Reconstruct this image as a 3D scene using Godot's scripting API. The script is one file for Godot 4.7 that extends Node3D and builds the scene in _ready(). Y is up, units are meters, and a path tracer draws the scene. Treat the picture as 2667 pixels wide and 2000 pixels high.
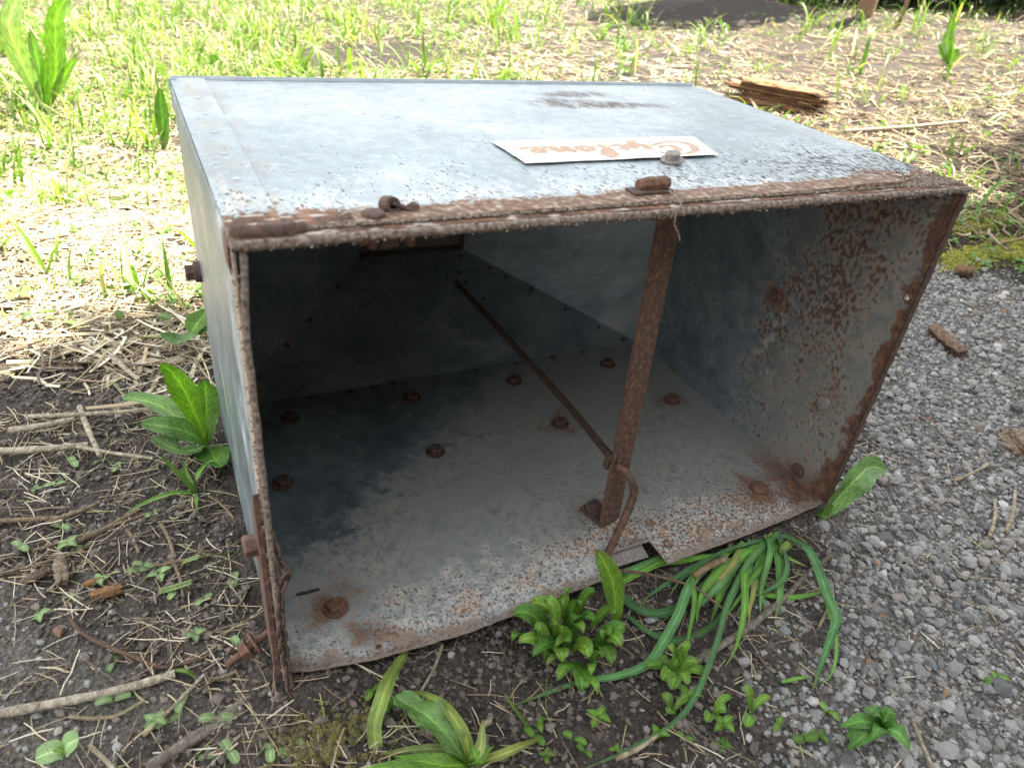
extends Node3D

const W := 0.70
const H := 0.429
const D := 0.446
const EYE := Vector3(-0.0404, 0.6098, 0.4397)

var rng := RandomNumberGenerator.new()
var taken := {}
var M := {}

# ---------------------------------------------------------------- mesh builder
class Geo:
	var v := PackedVector3Array()
	var uv := PackedVector2Array()
	var c := PackedColorArray()
	var i := PackedInt32Array()

	func vert(p: Vector3, t := Vector2.ZERO, col := Color.WHITE) -> int:
		v.append(p)
		uv.append(t)
		c.append(col)
		return v.size() - 1

	func tri(a: int, b: int, d: int) -> void:
		i.append(a)
		i.append(b)
		i.append(d)

	func quad(a: int, b: int, d: int, e: int) -> void:
		tri(a, b, d)
		tri(a, d, e)

	func face(p: Array, col := Color.WHITE) -> void:
		var ids := []
		for q in p:
			ids.append(vert(q, Vector2.ZERO, col))
		for k in range(1, ids.size() - 1):
			tri(ids[0], ids[k], ids[k + 1])

	func box(at: Basis, center: Vector3, half: Vector3, bevel := 0.0, col := Color.WHITE) -> void:
		var b: float = minf(bevel, minf(half.x, minf(half.y, half.z)) * 0.9)
		for ax in 3:
			for s in [-1.0, 1.0]:
				var o := Vector3.ZERO
				o[ax] = s * half[ax]
				var a1 := Vector3.ZERO
				a1[(ax + 1) % 3] = half[(ax + 1) % 3] - b
				var a2 := Vector3.ZERO
				a2[(ax + 2) % 3] = half[(ax + 2) % 3] - b
				var q := [o - a1 - a2, o + a1 - a2, o + a1 + a2, o - a1 + a2]
				if s > 0:
					q.reverse()
				var w := []
				for p in q:
					w.append(center + at * p)
				face(w, col)
		if b > 0.0:
			for ax in 3:
				var u: int = (ax + 1) % 3
				var t: int = (ax + 2) % 3
				for s1 in [-1.0, 1.0]:
					for s2 in [-1.0, 1.0]:
						var w := []
						for e in [[-1.0, 0], [1.0, 0], [1.0, 1], [-1.0, 1]]:
							var p := Vector3.ZERO
							p[ax] = e[0] * (half[ax] - b)
							p[u] = s1 * (half[u] - (b if e[1] == 1 else 0.0))
							p[t] = s2 * (half[t] - (0.0 if e[1] == 1 else b))
							w.append(center + at * p)
						if s1 * s2 < 0:
							w.reverse()
						face(w, col)
			for s1 in [-1.0, 1.0]:
				for s2 in [-1.0, 1.0]:
					for s3 in [-1.0, 1.0]:
						var w := [center + at * Vector3(s1 * half.x, s2 * (half.y - b), s3 * (half.z - b)), center + at * Vector3(s1 * (half.x - b), s2 * half.y, s3 * (half.z - b)), center + at * Vector3(s1 * (half.x - b), s2 * (half.y - b), s3 * half.z)]
						if s1 * s2 * s3 > 0:
							w.reverse()
						face(w, col)

	# profile: Array of [radius, height along axis]
	func lathe(center: Vector3, axis: Vector3, profile: Array, sides: int, col := Color.WHITE, smooth := false, turn := 0.0) -> void:
		var ax := axis.normalized()
		var e1 := ax.cross(Vector3(0.31, 0.2, 0.93)).normalized()
		var e2 := ax.cross(e1)
		var rings := []
		for k in profile.size():
			var ring := []
			for s in sides:
				var an: float = turn + TAU * s / sides
				ring.append(center + ax * profile[k][1] + (e1 * cos(an) + e2 * sin(an)) * profile[k][0])
			rings.append(ring)
		if smooth:
			var ids := []
			for ring in rings:
				var rr := []
				for p in ring:
					rr.append(vert(p, Vector2.ZERO, col))
				ids.append(rr)
			for k in ids.size() - 1:
				for s in sides:
					quad(ids[k][s], ids[k][(s + 1) % sides], ids[k + 1][(s + 1) % sides], ids[k + 1][s])
		else:
			for k in rings.size() - 1:
				for s in sides:
					face([rings[k][s], rings[k][(s + 1) % sides], rings[k + 1][(s + 1) % sides], rings[k + 1][s]], col)

	func tube(path: Array, radii: Array, sides := 6, col := Color.WHITE, col2 := Color.WHITE, rough := 0.0, noise: FastNoiseLite = null) -> void:
		var n := path.size()
		var up := Vector3(0.13, 0.98, 0.07)
		var ids := []
		for k in n:
			var t: Vector3 = (path[mini(k + 1, n - 1)] - path[maxi(k - 1, 0)]).normalized()
			if absf(t.dot(up)) > 0.95:
				up = Vector3(0.9, 0.1, 0.3)
			var e1 := t.cross(up).normalized()
			var e2 := t.cross(e1).normalized()
			var ring := []
			for s in sides:
				var an: float = TAU * s / sides
				var r: float = radii[k]
				var p: Vector3 = path[k]
				if noise:
					r *= 1.0 + rough * noise.get_noise_3dv((p + (e1 * cos(an) + e2 * sin(an)) * r) * 1.6)
				ring.append(vert(p + (e1 * cos(an) + e2 * sin(an)) * r, Vector2(float(s) / sides, float(k) / n), col.lerp(col2, float(k) / maxf(1.0, n - 1))))
			ids.append(ring)
		for k in n - 1:
			for s in sides:
				quad(ids[k][s], ids[k][(s + 1) % sides], ids[k + 1][(s + 1) % sides], ids[k + 1][s])
		for e in [0, n - 1]:
			var w := []
			for s in sides:
				w.append(v[ids[e][s]])
			if e == 0:
				w.reverse()
			face(w, col if e == 0 else col2)

	func shifted(o: Vector3) -> void:
		for k in v.size():
			v[k] -= o

	func mesh() -> ArrayMesh:
		var nn := PackedVector3Array()
		nn.resize(v.size())
		for k in range(0, i.size(), 3):
			var a := i[k]
			var b := i[k + 1]
			var d := i[k + 2]
			var n := (v[d] - v[a]).cross(v[b] - v[a])
			nn[a] += n
			nn[b] += n
			nn[d] += n
		for k in nn.size():
			nn[k] = nn[k].normalized() if nn[k].length_squared() > 1e-24 else Vector3.UP
		var arr := []
		arr.resize(Mesh.ARRAY_MAX)
		arr[Mesh.ARRAY_VERTEX] = v
		arr[Mesh.ARRAY_NORMAL] = nn
		arr[Mesh.ARRAY_TEX_UV] = uv
		arr[Mesh.ARRAY_COLOR] = c
		arr[Mesh.ARRAY_INDEX] = i
		var m := ArrayMesh.new()
		m.add_surface_from_arrays(Mesh.PRIMITIVE_TRIANGLES, arr)
		return m


func numbered(called: String) -> String:
	if not taken.has(called):
		taken[called] = 0
		return called
	taken[called] += 1
	return "%s_%03d" % [called, taken[called]]


func tag(o: Node, label: String, category: String, group := "", kind := "") -> void:
	if label:
		o.set_meta("label", label)
	if category:
		o.set_meta("category", category)
	if group:
		o.set_meta("group", group)
	if kind:
		o.set_meta("kind", kind)


func thing(called: String, label: String, category: String, at: Vector3, group := "") -> Node3D:
	var o := Node3D.new()
	o.name = numbered(called)
	o.position = at
	add_child(o)
	tag(o, label, category, group)
	return o


# one named mesh, its shape given in the world's coordinates
func obj(called: String, g: Geo, m: Material, parent: Node3D = null, base := Vector3.ZERO) -> MeshInstance3D:
	var o := MeshInstance3D.new()
	if parent == null:
		o.name = numbered(called)
		g.shifted(base)
		o.position = base
		o.mesh = g.mesh()
		add_child(o)
	else:
		o.name = called
		var origin := parent.position
		var up := parent.get_parent()
		if up is Node3D and up != self:
			origin += (up as Node3D).position
		g.shifted(origin)
		o.mesh = g.mesh()
		parent.add_child(o, true)
	o.material_override = m
	return o


func again(called: String, mesh: Mesh, m: Material, parent: Node3D, xf: Transform3D) -> MeshInstance3D:
	var o := MeshInstance3D.new()
	o.name = called
	o.mesh = mesh
	o.material_override = m
	o.transform = xf
	parent.add_child(o, true)
	return o


func noise(freq: float, octaves: int, s: int, kind := FastNoiseLite.TYPE_SIMPLEX_SMOOTH) -> FastNoiseLite:
	var n := FastNoiseLite.new()
	n.noise_type = kind
	n.frequency = freq
	n.seed = s
	n.fractal_type = FastNoiseLite.FRACTAL_FBM if octaves > 1 else FastNoiseLite.FRACTAL_NONE
	n.fractal_octaves = octaves
	return n


func ss(a: float, b: float, x: float) -> float:
	var t := clampf((x - a) / (b - a), 0.0, 1.0)
	return t * t * (3.0 - 2.0 * t)


func lin(r: float, g: float, b: float) -> Color:
	return Color(r, g, b).linear_to_srgb()


# ---------------------------------------------------------------- the lie of the land
func lay(x: float, z: float) -> Vector2:      # metres to the right of and ahead of the viewer's spot
	var dx := x - EYE.x
	var dz := z - EYE.z
	return Vector2(dx * 0.902 + dz * 0.432, dx * 0.489 - dz * 0.873)


func spot(s: float, t: float) -> Vector2:
	return Vector2(EYE.x + s * 0.902 * 1.0 + t * 0.489, EYE.z + s * 0.432 - t * 0.873)


func slope(x: float, z: float) -> float:
	var q := lay(x, z)
	return -0.022 + 0.1 * ss(0.95, 2.2, q.y) * (clampf(q.x, -4.0, 6.0) - 0.3)


var n_soil := noise(26.0, 4, 11)
var n_clod := noise(95.0, 3, 12)
var n_wide := noise(1.3, 3, 13)
var n_zone := noise(9.0, 3, 14)
var n_patch := noise(2.3, 3, 15)
var gravel_edge := PackedVector2Array()
var path_edge := PackedVector2Array()


func inside_by(poly: PackedVector2Array, p: Vector2) -> float:     # metres inside (positive) or outside a polygon
	var best := 1e9
	var n := poly.size()
	var inn := false
	var k2 := n - 1
	for k in n:
		var a := poly[k2]
		var b := poly[k]
		var ab := b - a
		var t := clampf((p - a).dot(ab) / ab.length_squared(), 0.0, 1.0)
		best = minf(best, (p - a - ab * t).length_squared())
		if (a.y > p.y) != (b.y > p.y) and p.x < (b.x - a.x) * (p.y - a.y) / (b.y - a.y) + a.x:
			inn = not inn
		k2 = k
	best = sqrt(best)
	return best if inn else -best


func gravel_at(x: float, z: float) -> float:
	return clampf(0.5 + (inside_by(gravel_edge, Vector2(x, z)) + 0.07 * n_zone.get_noise_2d(x, z)) / 0.09, 0.0, 1.0)


func ground_y(x: float, z: float) -> float:
	var y := slope(x, z)
	y += 0.004 * n_zone.get_noise_2d(x * 0.8, z * 0.8)
	# the soil heaped a little under the corner that has sunk in, hollow under the rest of the lip
	y += 0.020 * exp(-(pow(x - 0.0, 2) + pow(z - 0.02, 2)) / 0.004)
	y += 0.016 * exp(-(pow(x - 0.70, 2) + pow(z + 0.03, 2)) / 0.004)
	y -= 0.014 * exp(-(pow((x - 0.28) / 2.2, 2) + pow(z + 0.06, 2)) / 0.006)
	# far heap of dug earth
	var m := Vector2(x - 4.1, z + 4.45)
	y += 0.16 * exp(-(pow(m.dot(Vector2(0.902, 0.432)), 2) / 0.5 + pow(m.dot(Vector2(0.489, -0.873)), 2) / 0.25))
	return y


# ---------------------------------------------------------------- painted metal
var lut := PackedByteArray()
var pc := Vector3.ZERO
var pr := 0.5
var pm := 0.0
var ph := 0.5
var n5 := noise(5.0, 4, 21)
var n22 := noise(22.0, 4, 22)
var n70 := noise(70.0, 3, 23)
var n300 := noise(300.0, 2, 24)
var nfl := noise(150.0, 3, 25)
var nrs := noise(85.0, 4, 26)
var n_spangle := noise(75.0, 1, 27, FastNoiseLite.TYPE_CELLULAR)
var n_scr := noise(30.0, 1, 28)


func rusty(t: float) -> Vector3:
	var a := Vector3(0.045, 0.024, 0.018)
	var b := Vector3(0.112, 0.053, 0.031)
	var d := Vector3(0.225, 0.112, 0.060)
	return a.lerp(b, clampf(t * 2.0, 0, 1)) if t < 0.5 else b.lerp(d, clampf(t * 2.0 - 1.0, 0, 1))


func over(col: Vector3, k: float, rough: float, metal: float, high: float) -> void:
	pc = pc.lerp(col, k)
	pr = lerpf(pr, rough, k)
	pm = lerpf(pm, metal, k)
	ph = lerpf(ph, high, k)


# the bare zinc that every sheet of the hopper is made of
func zinc(t: float, fine: float, a: float, b: float) -> Vector3:
	var scratch := ss(0.055, 0.0, absf(n_scr.get_noise_2d(a * 2.6 + b, b * 0.22 - a * 0.06))) * ss(0.1, 0.5, n22.get_noise_2d(a * 0.7 + 60.0, b * 0.7))
	return Vector3(0.158, 0.198, 0.221).lerp(Vector3(0.305, 0.352, 0.378), clampf(t, 0.0, 1.0)) * (1.0 + 0.12 * fine + 0.10 * n_spangle.get_noise_2d(a, b) + 0.45 * scratch)


func p_top(a: float, b: float) -> void:
	var lo := n5.get_noise_2d(a, b)
	var mid := n22.get_noise_2d(a, b * 0.7)
	var fine := n300.get_noise_2d(a, b)
	var sm := n70.get_noise_2d(a, b * 0.5)
	pc = zinc(0.40 + 0.55 * lo + 0.45 * mid + 0.22 * sm, fine, a, b)
	pr = 0.42 + 0.12 * mid
	pm = 0.55
	ph = 0.5 + 0.12 * fine
	# chalky zinc bloom towards the lip
	var ox := clampf((0.085 - b + 0.07 * mid + 0.03 * sm) / 0.06, 0.0, 1.0) * clampf(0.55 + 0.9 * fine + 0.5 * sm, 0.0, 1.0)
	over(Vector3(0.62, 0.635, 0.63), ox * 0.9, 0.8, 0.05, 0.55)
	var scuff := n70.get_noise_2d(a * 0.5 + 9.0, b * 3.0)
	over(Vector3(0.52, 0.55, 0.56), 0.5 * ss(0.36, 0.55, scuff), 0.7, 0.1, 0.52)
	# tan dust caught along the lapped seam
	over(Vector3(0.42, 0.36, 0.28), 0.6 * ss(0.020, 0.002, absf(a - 0.034)) * clampf(0.35 + 1.2 * mid + 0.5 * fine, 0, 1), 0.9, 0.0, 0.5)
	# dirt flecks drawn out along the fall of the rain
	var dens := -0.12 + 0.50 * ss(0.20, 0.015, b) + 1.25 * ss(0.28, 0.64, a) * ss(0.24, 0.02, b) - 0.25 * ss(0.16, 0.36, b) + 0.5 * lo
	var fl := nfl.get_noise_2d(a * 2.0 + b * 0.4, b * 0.50) + 0.30 * mid + 0.2 * sm
	over(Vector3(0.040, 0.035, 0.031), ss(0.60 - 0.42 * dens, 0.68 - 0.42 * dens, fl), 0.95, 0.0, 0.85)
	# rust creeping in from the lip
	var edge := 0.034 + 0.012 * mid + 0.010 * sm + 0.024 * ss(0.46, 0.70, a) * (1.0 + mid) + 0.006 * ss(0.5, 0.3, a)
	var r := clampf((edge - b) / 0.008 + 0.4 + 1.2 * n300.get_noise_2d(a * 0.7, b * 0.7) , 0.0, 1.0)
	var tone := clampf(0.42 + 0.6 * mid + 0.5 * sm + 0.4 * fine, 0.0, 1.0)
	over(rusty(tone), r, 0.9, 0.0, 0.6 + 0.3 * fine)
	over(Vector3(0.50, 0.46, 0.40), 0.75 * r * ss(0.15, 0.4, n22.get_noise_2d(a * 1.4 + 3.0, b * 5.0)) , 0.9, 0.0, 0.65)
	# two rust blooms further back
	if b < 0.29 or a < 0.34 or a > 0.6:
		return
	for e in [[0.462, 0.388, 0.044, 0.018], [0.428, 0.345, 0.045, 0.022], [0.512, 0.330, 0.048, 0.014], [0.462, 0.336, 0.045, 0.018]]:
		var q: float = pow((a - e[0]) / e[2], 2) + pow((b - e[1]) / e[3], 2)
		var k := clampf(0.75 - q * 0.55 + 0.9 * sm + 1.1 * fine + 0.6 * mid, 0.0, 1.0) * ss(2.6, 0.2, q)
		over(rusty(0.34 + 0.3 * fine + 0.2 * sm), k * 0.75, 0.9, 0.0, 0.6)


func p_floor(a: float, b: float) -> void:
	var lo := n5.get_noise_2d(a + 4.0, b)
	var mid := n22.get_noise_2d(a + 4.0, b)
	var fine := n300.get_noise_2d(a + 4.0, b)
	var sm := n70.get_noise_2d(a + 4.0, b)
	pc = zinc(0.40 + 0.55 * lo + 0.45 * mid + 0.2 * sm, fine, a, b)
	pr = 0.42 + 0.12 * mid
	pm = 0.55
	ph = 0.5 + 0.1 * fine
	# a paler, duller tone over the near and right-hand part, with a ragged edge
	var pale_edge := (a - 0.10) * 0.62 - (b - 0.225) * 1.0 + 0.05 * lo + 0.035 * mid + 0.018 * sm
	var pale_tone := clampf(ss(-0.035, 0.065, pale_edge) * 1.5 - 0.45 + 0.55 * fine + 0.30 * sm, 0.0, 1.0) * clampf(0.90 + 0.20 * fine + 0.15 * sm, 0.0, 1.0)
	over(Vector3(0.300, 0.278, 0.240).lerp(Vector3(0.225, 0.215, 0.195), clampf(0.5 + lo + 0.5 * mid, 0, 1)), pale_tone * clampf(0.80 + 0.25 * mid + 0.28 * sm + 0.40 * fine, 0.3, 0.97), 0.85, 0.08, 0.58)
	# pale chalky front
	var ox := clampf((0.085 - b + 0.05 * mid + 0.05 * lo) / 0.05, 0.0, 1.0) * clampf(0.5 + 0.9 * fine + 0.9 * sm, 0.0, 1.0)
	over(Vector3(0.52, 0.51, 0.48), ox * 0.75, 0.85, 0.05, 0.62)
	# rust freckles
	var dens := 0.95 * ss(0.13, 0.02, b) * ss(-0.1, 0.12, a) + 0.5 * ss(0.20, 0.02, b) * ss(0.3, 0.5, a) + 0.25 * ss(0.55, 0.7, a) * ss(0.22, 0.0, b)
	var fl := nrs.get_noise_2d(a * 2.1 + 7.0, b * 2.1) + 0.3 * mid
	over(rusty(clampf(0.55 + 0.6 * fine + 0.3 * sm, 0, 1)), 0.9 * ss(0.56 - 0.40 * dens, 0.66 - 0.40 * dens, fl) * ss(0.0, 0.2, dens), 0.9, 0.0, 0.66)
	over(Vector3(0.34, 0.20, 0.10), 0.45 * ss(0.10, 0.0, b) * ss(0.05, 0.45, mid + 0.5 * sm), 0.9, 0.0, 0.6)
	# stains round the bolts
	b -= lip(a)
	for e in [[0.064, 0.058, 0.036], [0.443, 0.268, 0.028], [0.643, 0.267, 0.028], [0.634, 0.055, 0.042], [0.398, 0.096, 0.022], [0.690, 0.05, 0.05], [0.085, 0.020, 0.03]]:
		var q: float = Vector2(a - e[0], b - e[1]).length() / e[2]
		if q < 1.8:
			var k := clampf(1.1 - q + 0.9 * mid + 0.7 * sm + 0.45 * fine, 0.0, 1.0)
			over(rusty(clampf(0.5 + 0.5 * sm + 0.4 * fine, 0, 1)), k * 0.85, 0.9, 0.0, 0.6)
	# rust eating in from the right-hand seam
	over(rusty(clampf(0.45 + 0.6 * sm, 0, 1)), ss(-0.02, 0.02, a - 0.685 + 0.03 * ss(0.12, 0.0, b) + 0.02 * mid) * ss(0.24, 0.02, b) * 0.8, 0.9, 0.0, 0.6)
	# mud caked on the lip
	b += lip(a)
	var mud := clampf((0.011 + 0.016 * mid + 0.010 * sm - b) / 0.007 + 0.4 + 0.9 * fine, 0.0, 1.0)
	over(Vector3(0.20, 0.155, 0.125) * (1.0 + 0.25 * sm + 0.25 * fine), mud * 0.9, 0.98, 0.0, 0.9)
	# two pale scrape marks
	for e in [[0.105, 0.39, 0.095, 0.27], [0.275, 0.385, 0.285, 0.345]]:
		var p := Vector2(a, b)
		var s0 := Vector2(e[0], e[1])
		var s1 := Vector2(e[2], e[3])
		var tt := clampf((p - s0).dot(s1 - s0) / (s1 - s0).length_squared(), 0.0, 1.0)
		over(Vector3(0.33, 0.33, 0.32), 0.35 * ss(0.006, 0.001, (p - s0.lerp(s1, tt)).length()) * clampf(0.5 + sm + fine, 0, 1), 0.8, 0.1, 0.5)


func p_right(a: float, b: float) -> void:
	var lo := n5.get_noise_2d(a + 14.0, b)
	var mid := n22.get_noise_2d(a + 14.0, b)
	var fine := n300.get_noise_2d(a + 14.0, b)
	var sm := n70.get_noise_2d(a + 14.0, b)
	pc = zinc(0.40 + 0.55 * lo + 0.45 * mid + 0.25 * sm, fine, a, b)
	over(Vector3(0.345, 0.325, 0.28), ss(0.24, 0.06, b + 0.06 * lo) * clampf(0.75 + 0.4 * fine + 0.3 * sm, 0, 1), 0.8, 0.05, 0.52)
	pr = 0.42 + 0.12 * mid
	pm = 0.55
	ph = 0.5 + 0.1 * fine
	var near := exp(-(pow((b - 0.175) / 0.032, 2) + pow((a - 0.17) / 0.10, 2)))
	var near2 := exp(-(pow((b - 0.095) / 0.045, 2) + pow((a - 0.26) / 0.13, 2)))
	var high := ss(0.22, 0.40, a) * ss(0.26, 0.12, b)
	var dens := 1.2 * near + 1.15 * near2 + 0.75 * high + 0.30 * ss(0.28, 0.1, b)
	# a brown bloom with specks and scabs of rust in it
	over(Vector3(0.16, 0.108, 0.074), clampf(dens * (0.30 + 0.9 * mid + 0.6 * sm + 0.3 * fine), 0.0, 0.65), 0.9, 0.0, 0.55)
	var fl := nrs.get_noise_2d(a * 1.15 + 3.0, b * 1.5) + 0.35 * mid + 0.4 * lo + 0.26 * fine
	over(rusty(clampf(0.20 + 0.5 * sm + 0.6 * fine, 0, 1)), 0.92 * ss(0.40 - 0.38 * dens, 0.78 - 0.38 * dens, fl), 0.9, 0.0, 0.66)
	over(Vector3(0.40, 0.39, 0.35), 0.5 * near * ss(0.05, 0.4, n22.get_noise_2d(a * 1.5 + 33.0, b * 1.5)), 0.85, 0.0, 0.55)
	var e := 0.016 + 0.012 * mid + 0.008 * sm + 0.010 * ss(0.1, 0.0, a)
	over(rusty(clampf(0.33 + 0.6 * sm + 0.5 * fine, 0, 1)), clampf((e - b) / 0.006 + 0.5 + 0.6 * fine, 0, 1), 0.92, 0.0, 0.7)
	for q3 in [[0.126, 0.056, 0.030], [0.011, 0.054, 0.03], [0.217, 0.183, 0.03]]:
		var q: float = Vector2(a - q3[0], b - q3[1]).length() / q3[2]
		if q < 1.8:
			over(rusty(clampf(0.45 + 0.5 * sm + 0.4 * fine, 0, 1)), clampf(1.0 - q + 0.9 * mid + 0.7 * sm + 0.4 * fine, 0, 1) * 0.85, 0.9, 0.0, 0.6)
	over(rusty(clampf(0.4 + 0.6 * sm, 0, 1)), ss(0.02, -0.02, a - 0.01 - 0.05 * ss(0.05, 0.0, b) + 0.02 * mid) * ss(0.2, 0.02, b) * 0.8, 0.9, 0.0, 0.6)


func p_left(a: float, b: float) -> void:
	var lo := n5.get_noise_2d(a + 24.0, b)
	var mid := n22.get_noise_2d(a * 0.5 + 24.0, b)
	var fine := n300.get_noise_2d(a + 24.0, b)
	var sm := n70.get_noise_2d(a * 0.5 + 24.0, b)
	pc = zinc(0.40 + 0.55 * lo + 0.45 * mid + 0.25 * sm, fine, a, b)
	pr = 0.42 + 0.12 * mid
	pm = 0.55
	ph = 0.5 + 0.12 * fine
	var dens := 0.35 * ss(0.40, 0.05, b)
	over(Vector3(0.08, 0.07, 0.06), ss(0.64 - 0.3 * dens, 0.70 - 0.3 * dens, nfl.get_noise_2d(a * 0.8, b * 1.2) + 0.15 * mid), 0.95, 0.0, 0.7)
	over(Vector3(0.43, 0.34, 0.23), 0.5 * ss(0.012, 0.002, absf(b - 0.30 - 0.25 * (a - 0.2))) * clampf(0.4 + mid + fine, 0, 1), 0.9, 0.0, 0.5)
	var ox := clampf((0.09 - b + 0.05 * mid) / 0.05, 0, 1) * clampf(0.5 + 0.8 * fine + 0.6 * sm, 0, 1)
	over(Vector3(0.60, 0.60, 0.57), ox * 0.7, 0.85, 0.0, 0.55)
	var e := 0.026 + 0.014 * mid + 0.008 * sm
	over(Vector3(0.30, 0.225, 0.155) * (1.0 + 0.4 * sm + 0.3 * fine), clampf((e - b) / 0.010 + 0.5 + 0.5 * fine, 0, 1) * 0.9, 0.95, 0.0, 0.75)


func p_funnel(a: float, b: float) -> void:
	var mid := n22.get_noise_2d(a * 0.6 + 44.0, b)
	var sm := n70.get_noise_2d(a + 44.0, b)
	var fine := n300.get_noise_2d(a + 44.0, b)
	pc = zinc(0.40 + 0.55 * mid + 0.3 * sm, fine, a, b)
	pr = 0.42 + 0.12 * mid
	pm = 0.55
	ph = 0.5 + 0.1 * fine
	over(Vector3(0.26, 0.20, 0.15), 0.5 * ss(0.35, 0.6, sm + 0.5 * mid), 0.9, 0.0, 0.5)


func painted(called: String, w: int, h: int, mw: float, mh: float, how: Callable) -> StandardMaterial3D:
	var ca := PackedByteArray()
	ca.resize(w * h * 3)
	var oa := PackedByteArray()
	oa.resize(w * h * 3)
	var k := 0
	for y in h:
		var b := (y + 0.5) / h * mh
		for x in w:
			how.call((x + 0.5) / w * mw, b)
			ca[k] = lut[clampi(int(pc.x * 1023.0), 0, 1023)]
			ca[k + 1] = lut[clampi(int(pc.y * 1023.0), 0, 1023)]
			ca[k + 2] = lut[clampi(int(pc.z * 1023.0), 0, 1023)]
			oa[k] = clampi(int(ph * 255.0), 0, 255)
			oa[k + 1] = clampi(int(pr * 255.0), 0, 255)
			oa[k + 2] = clampi(int(pm * 255.0), 0, 255)
			k += 3
	var m := StandardMaterial3D.new()
	m.resource_name = called
	m.albedo_texture = ImageTexture.create_from_image(Image.create_from_data(w, h, false, Image.FORMAT_RGB8, ca))
	var orm := ImageTexture.create_from_image(Image.create_from_data(w, h, false, Image.FORMAT_RGB8, oa))
	m.roughness = 1.0
	m.roughness_texture = orm
	m.roughness_texture_channel = BaseMaterial3D.TEXTURE_CHANNEL_GREEN
	m.metallic = 1.0
	m.metallic_texture = orm
	m.metallic_texture_channel = BaseMaterial3D.TEXTURE_CHANNEL_BLUE
	m.heightmap_enabled = true
	m.heightmap_texture = orm
	m.heightmap_scale = 0.12
	m.texture_repeat = false
	m.cull_mode = BaseMaterial3D.CULL_DISABLED
	return m


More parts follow.
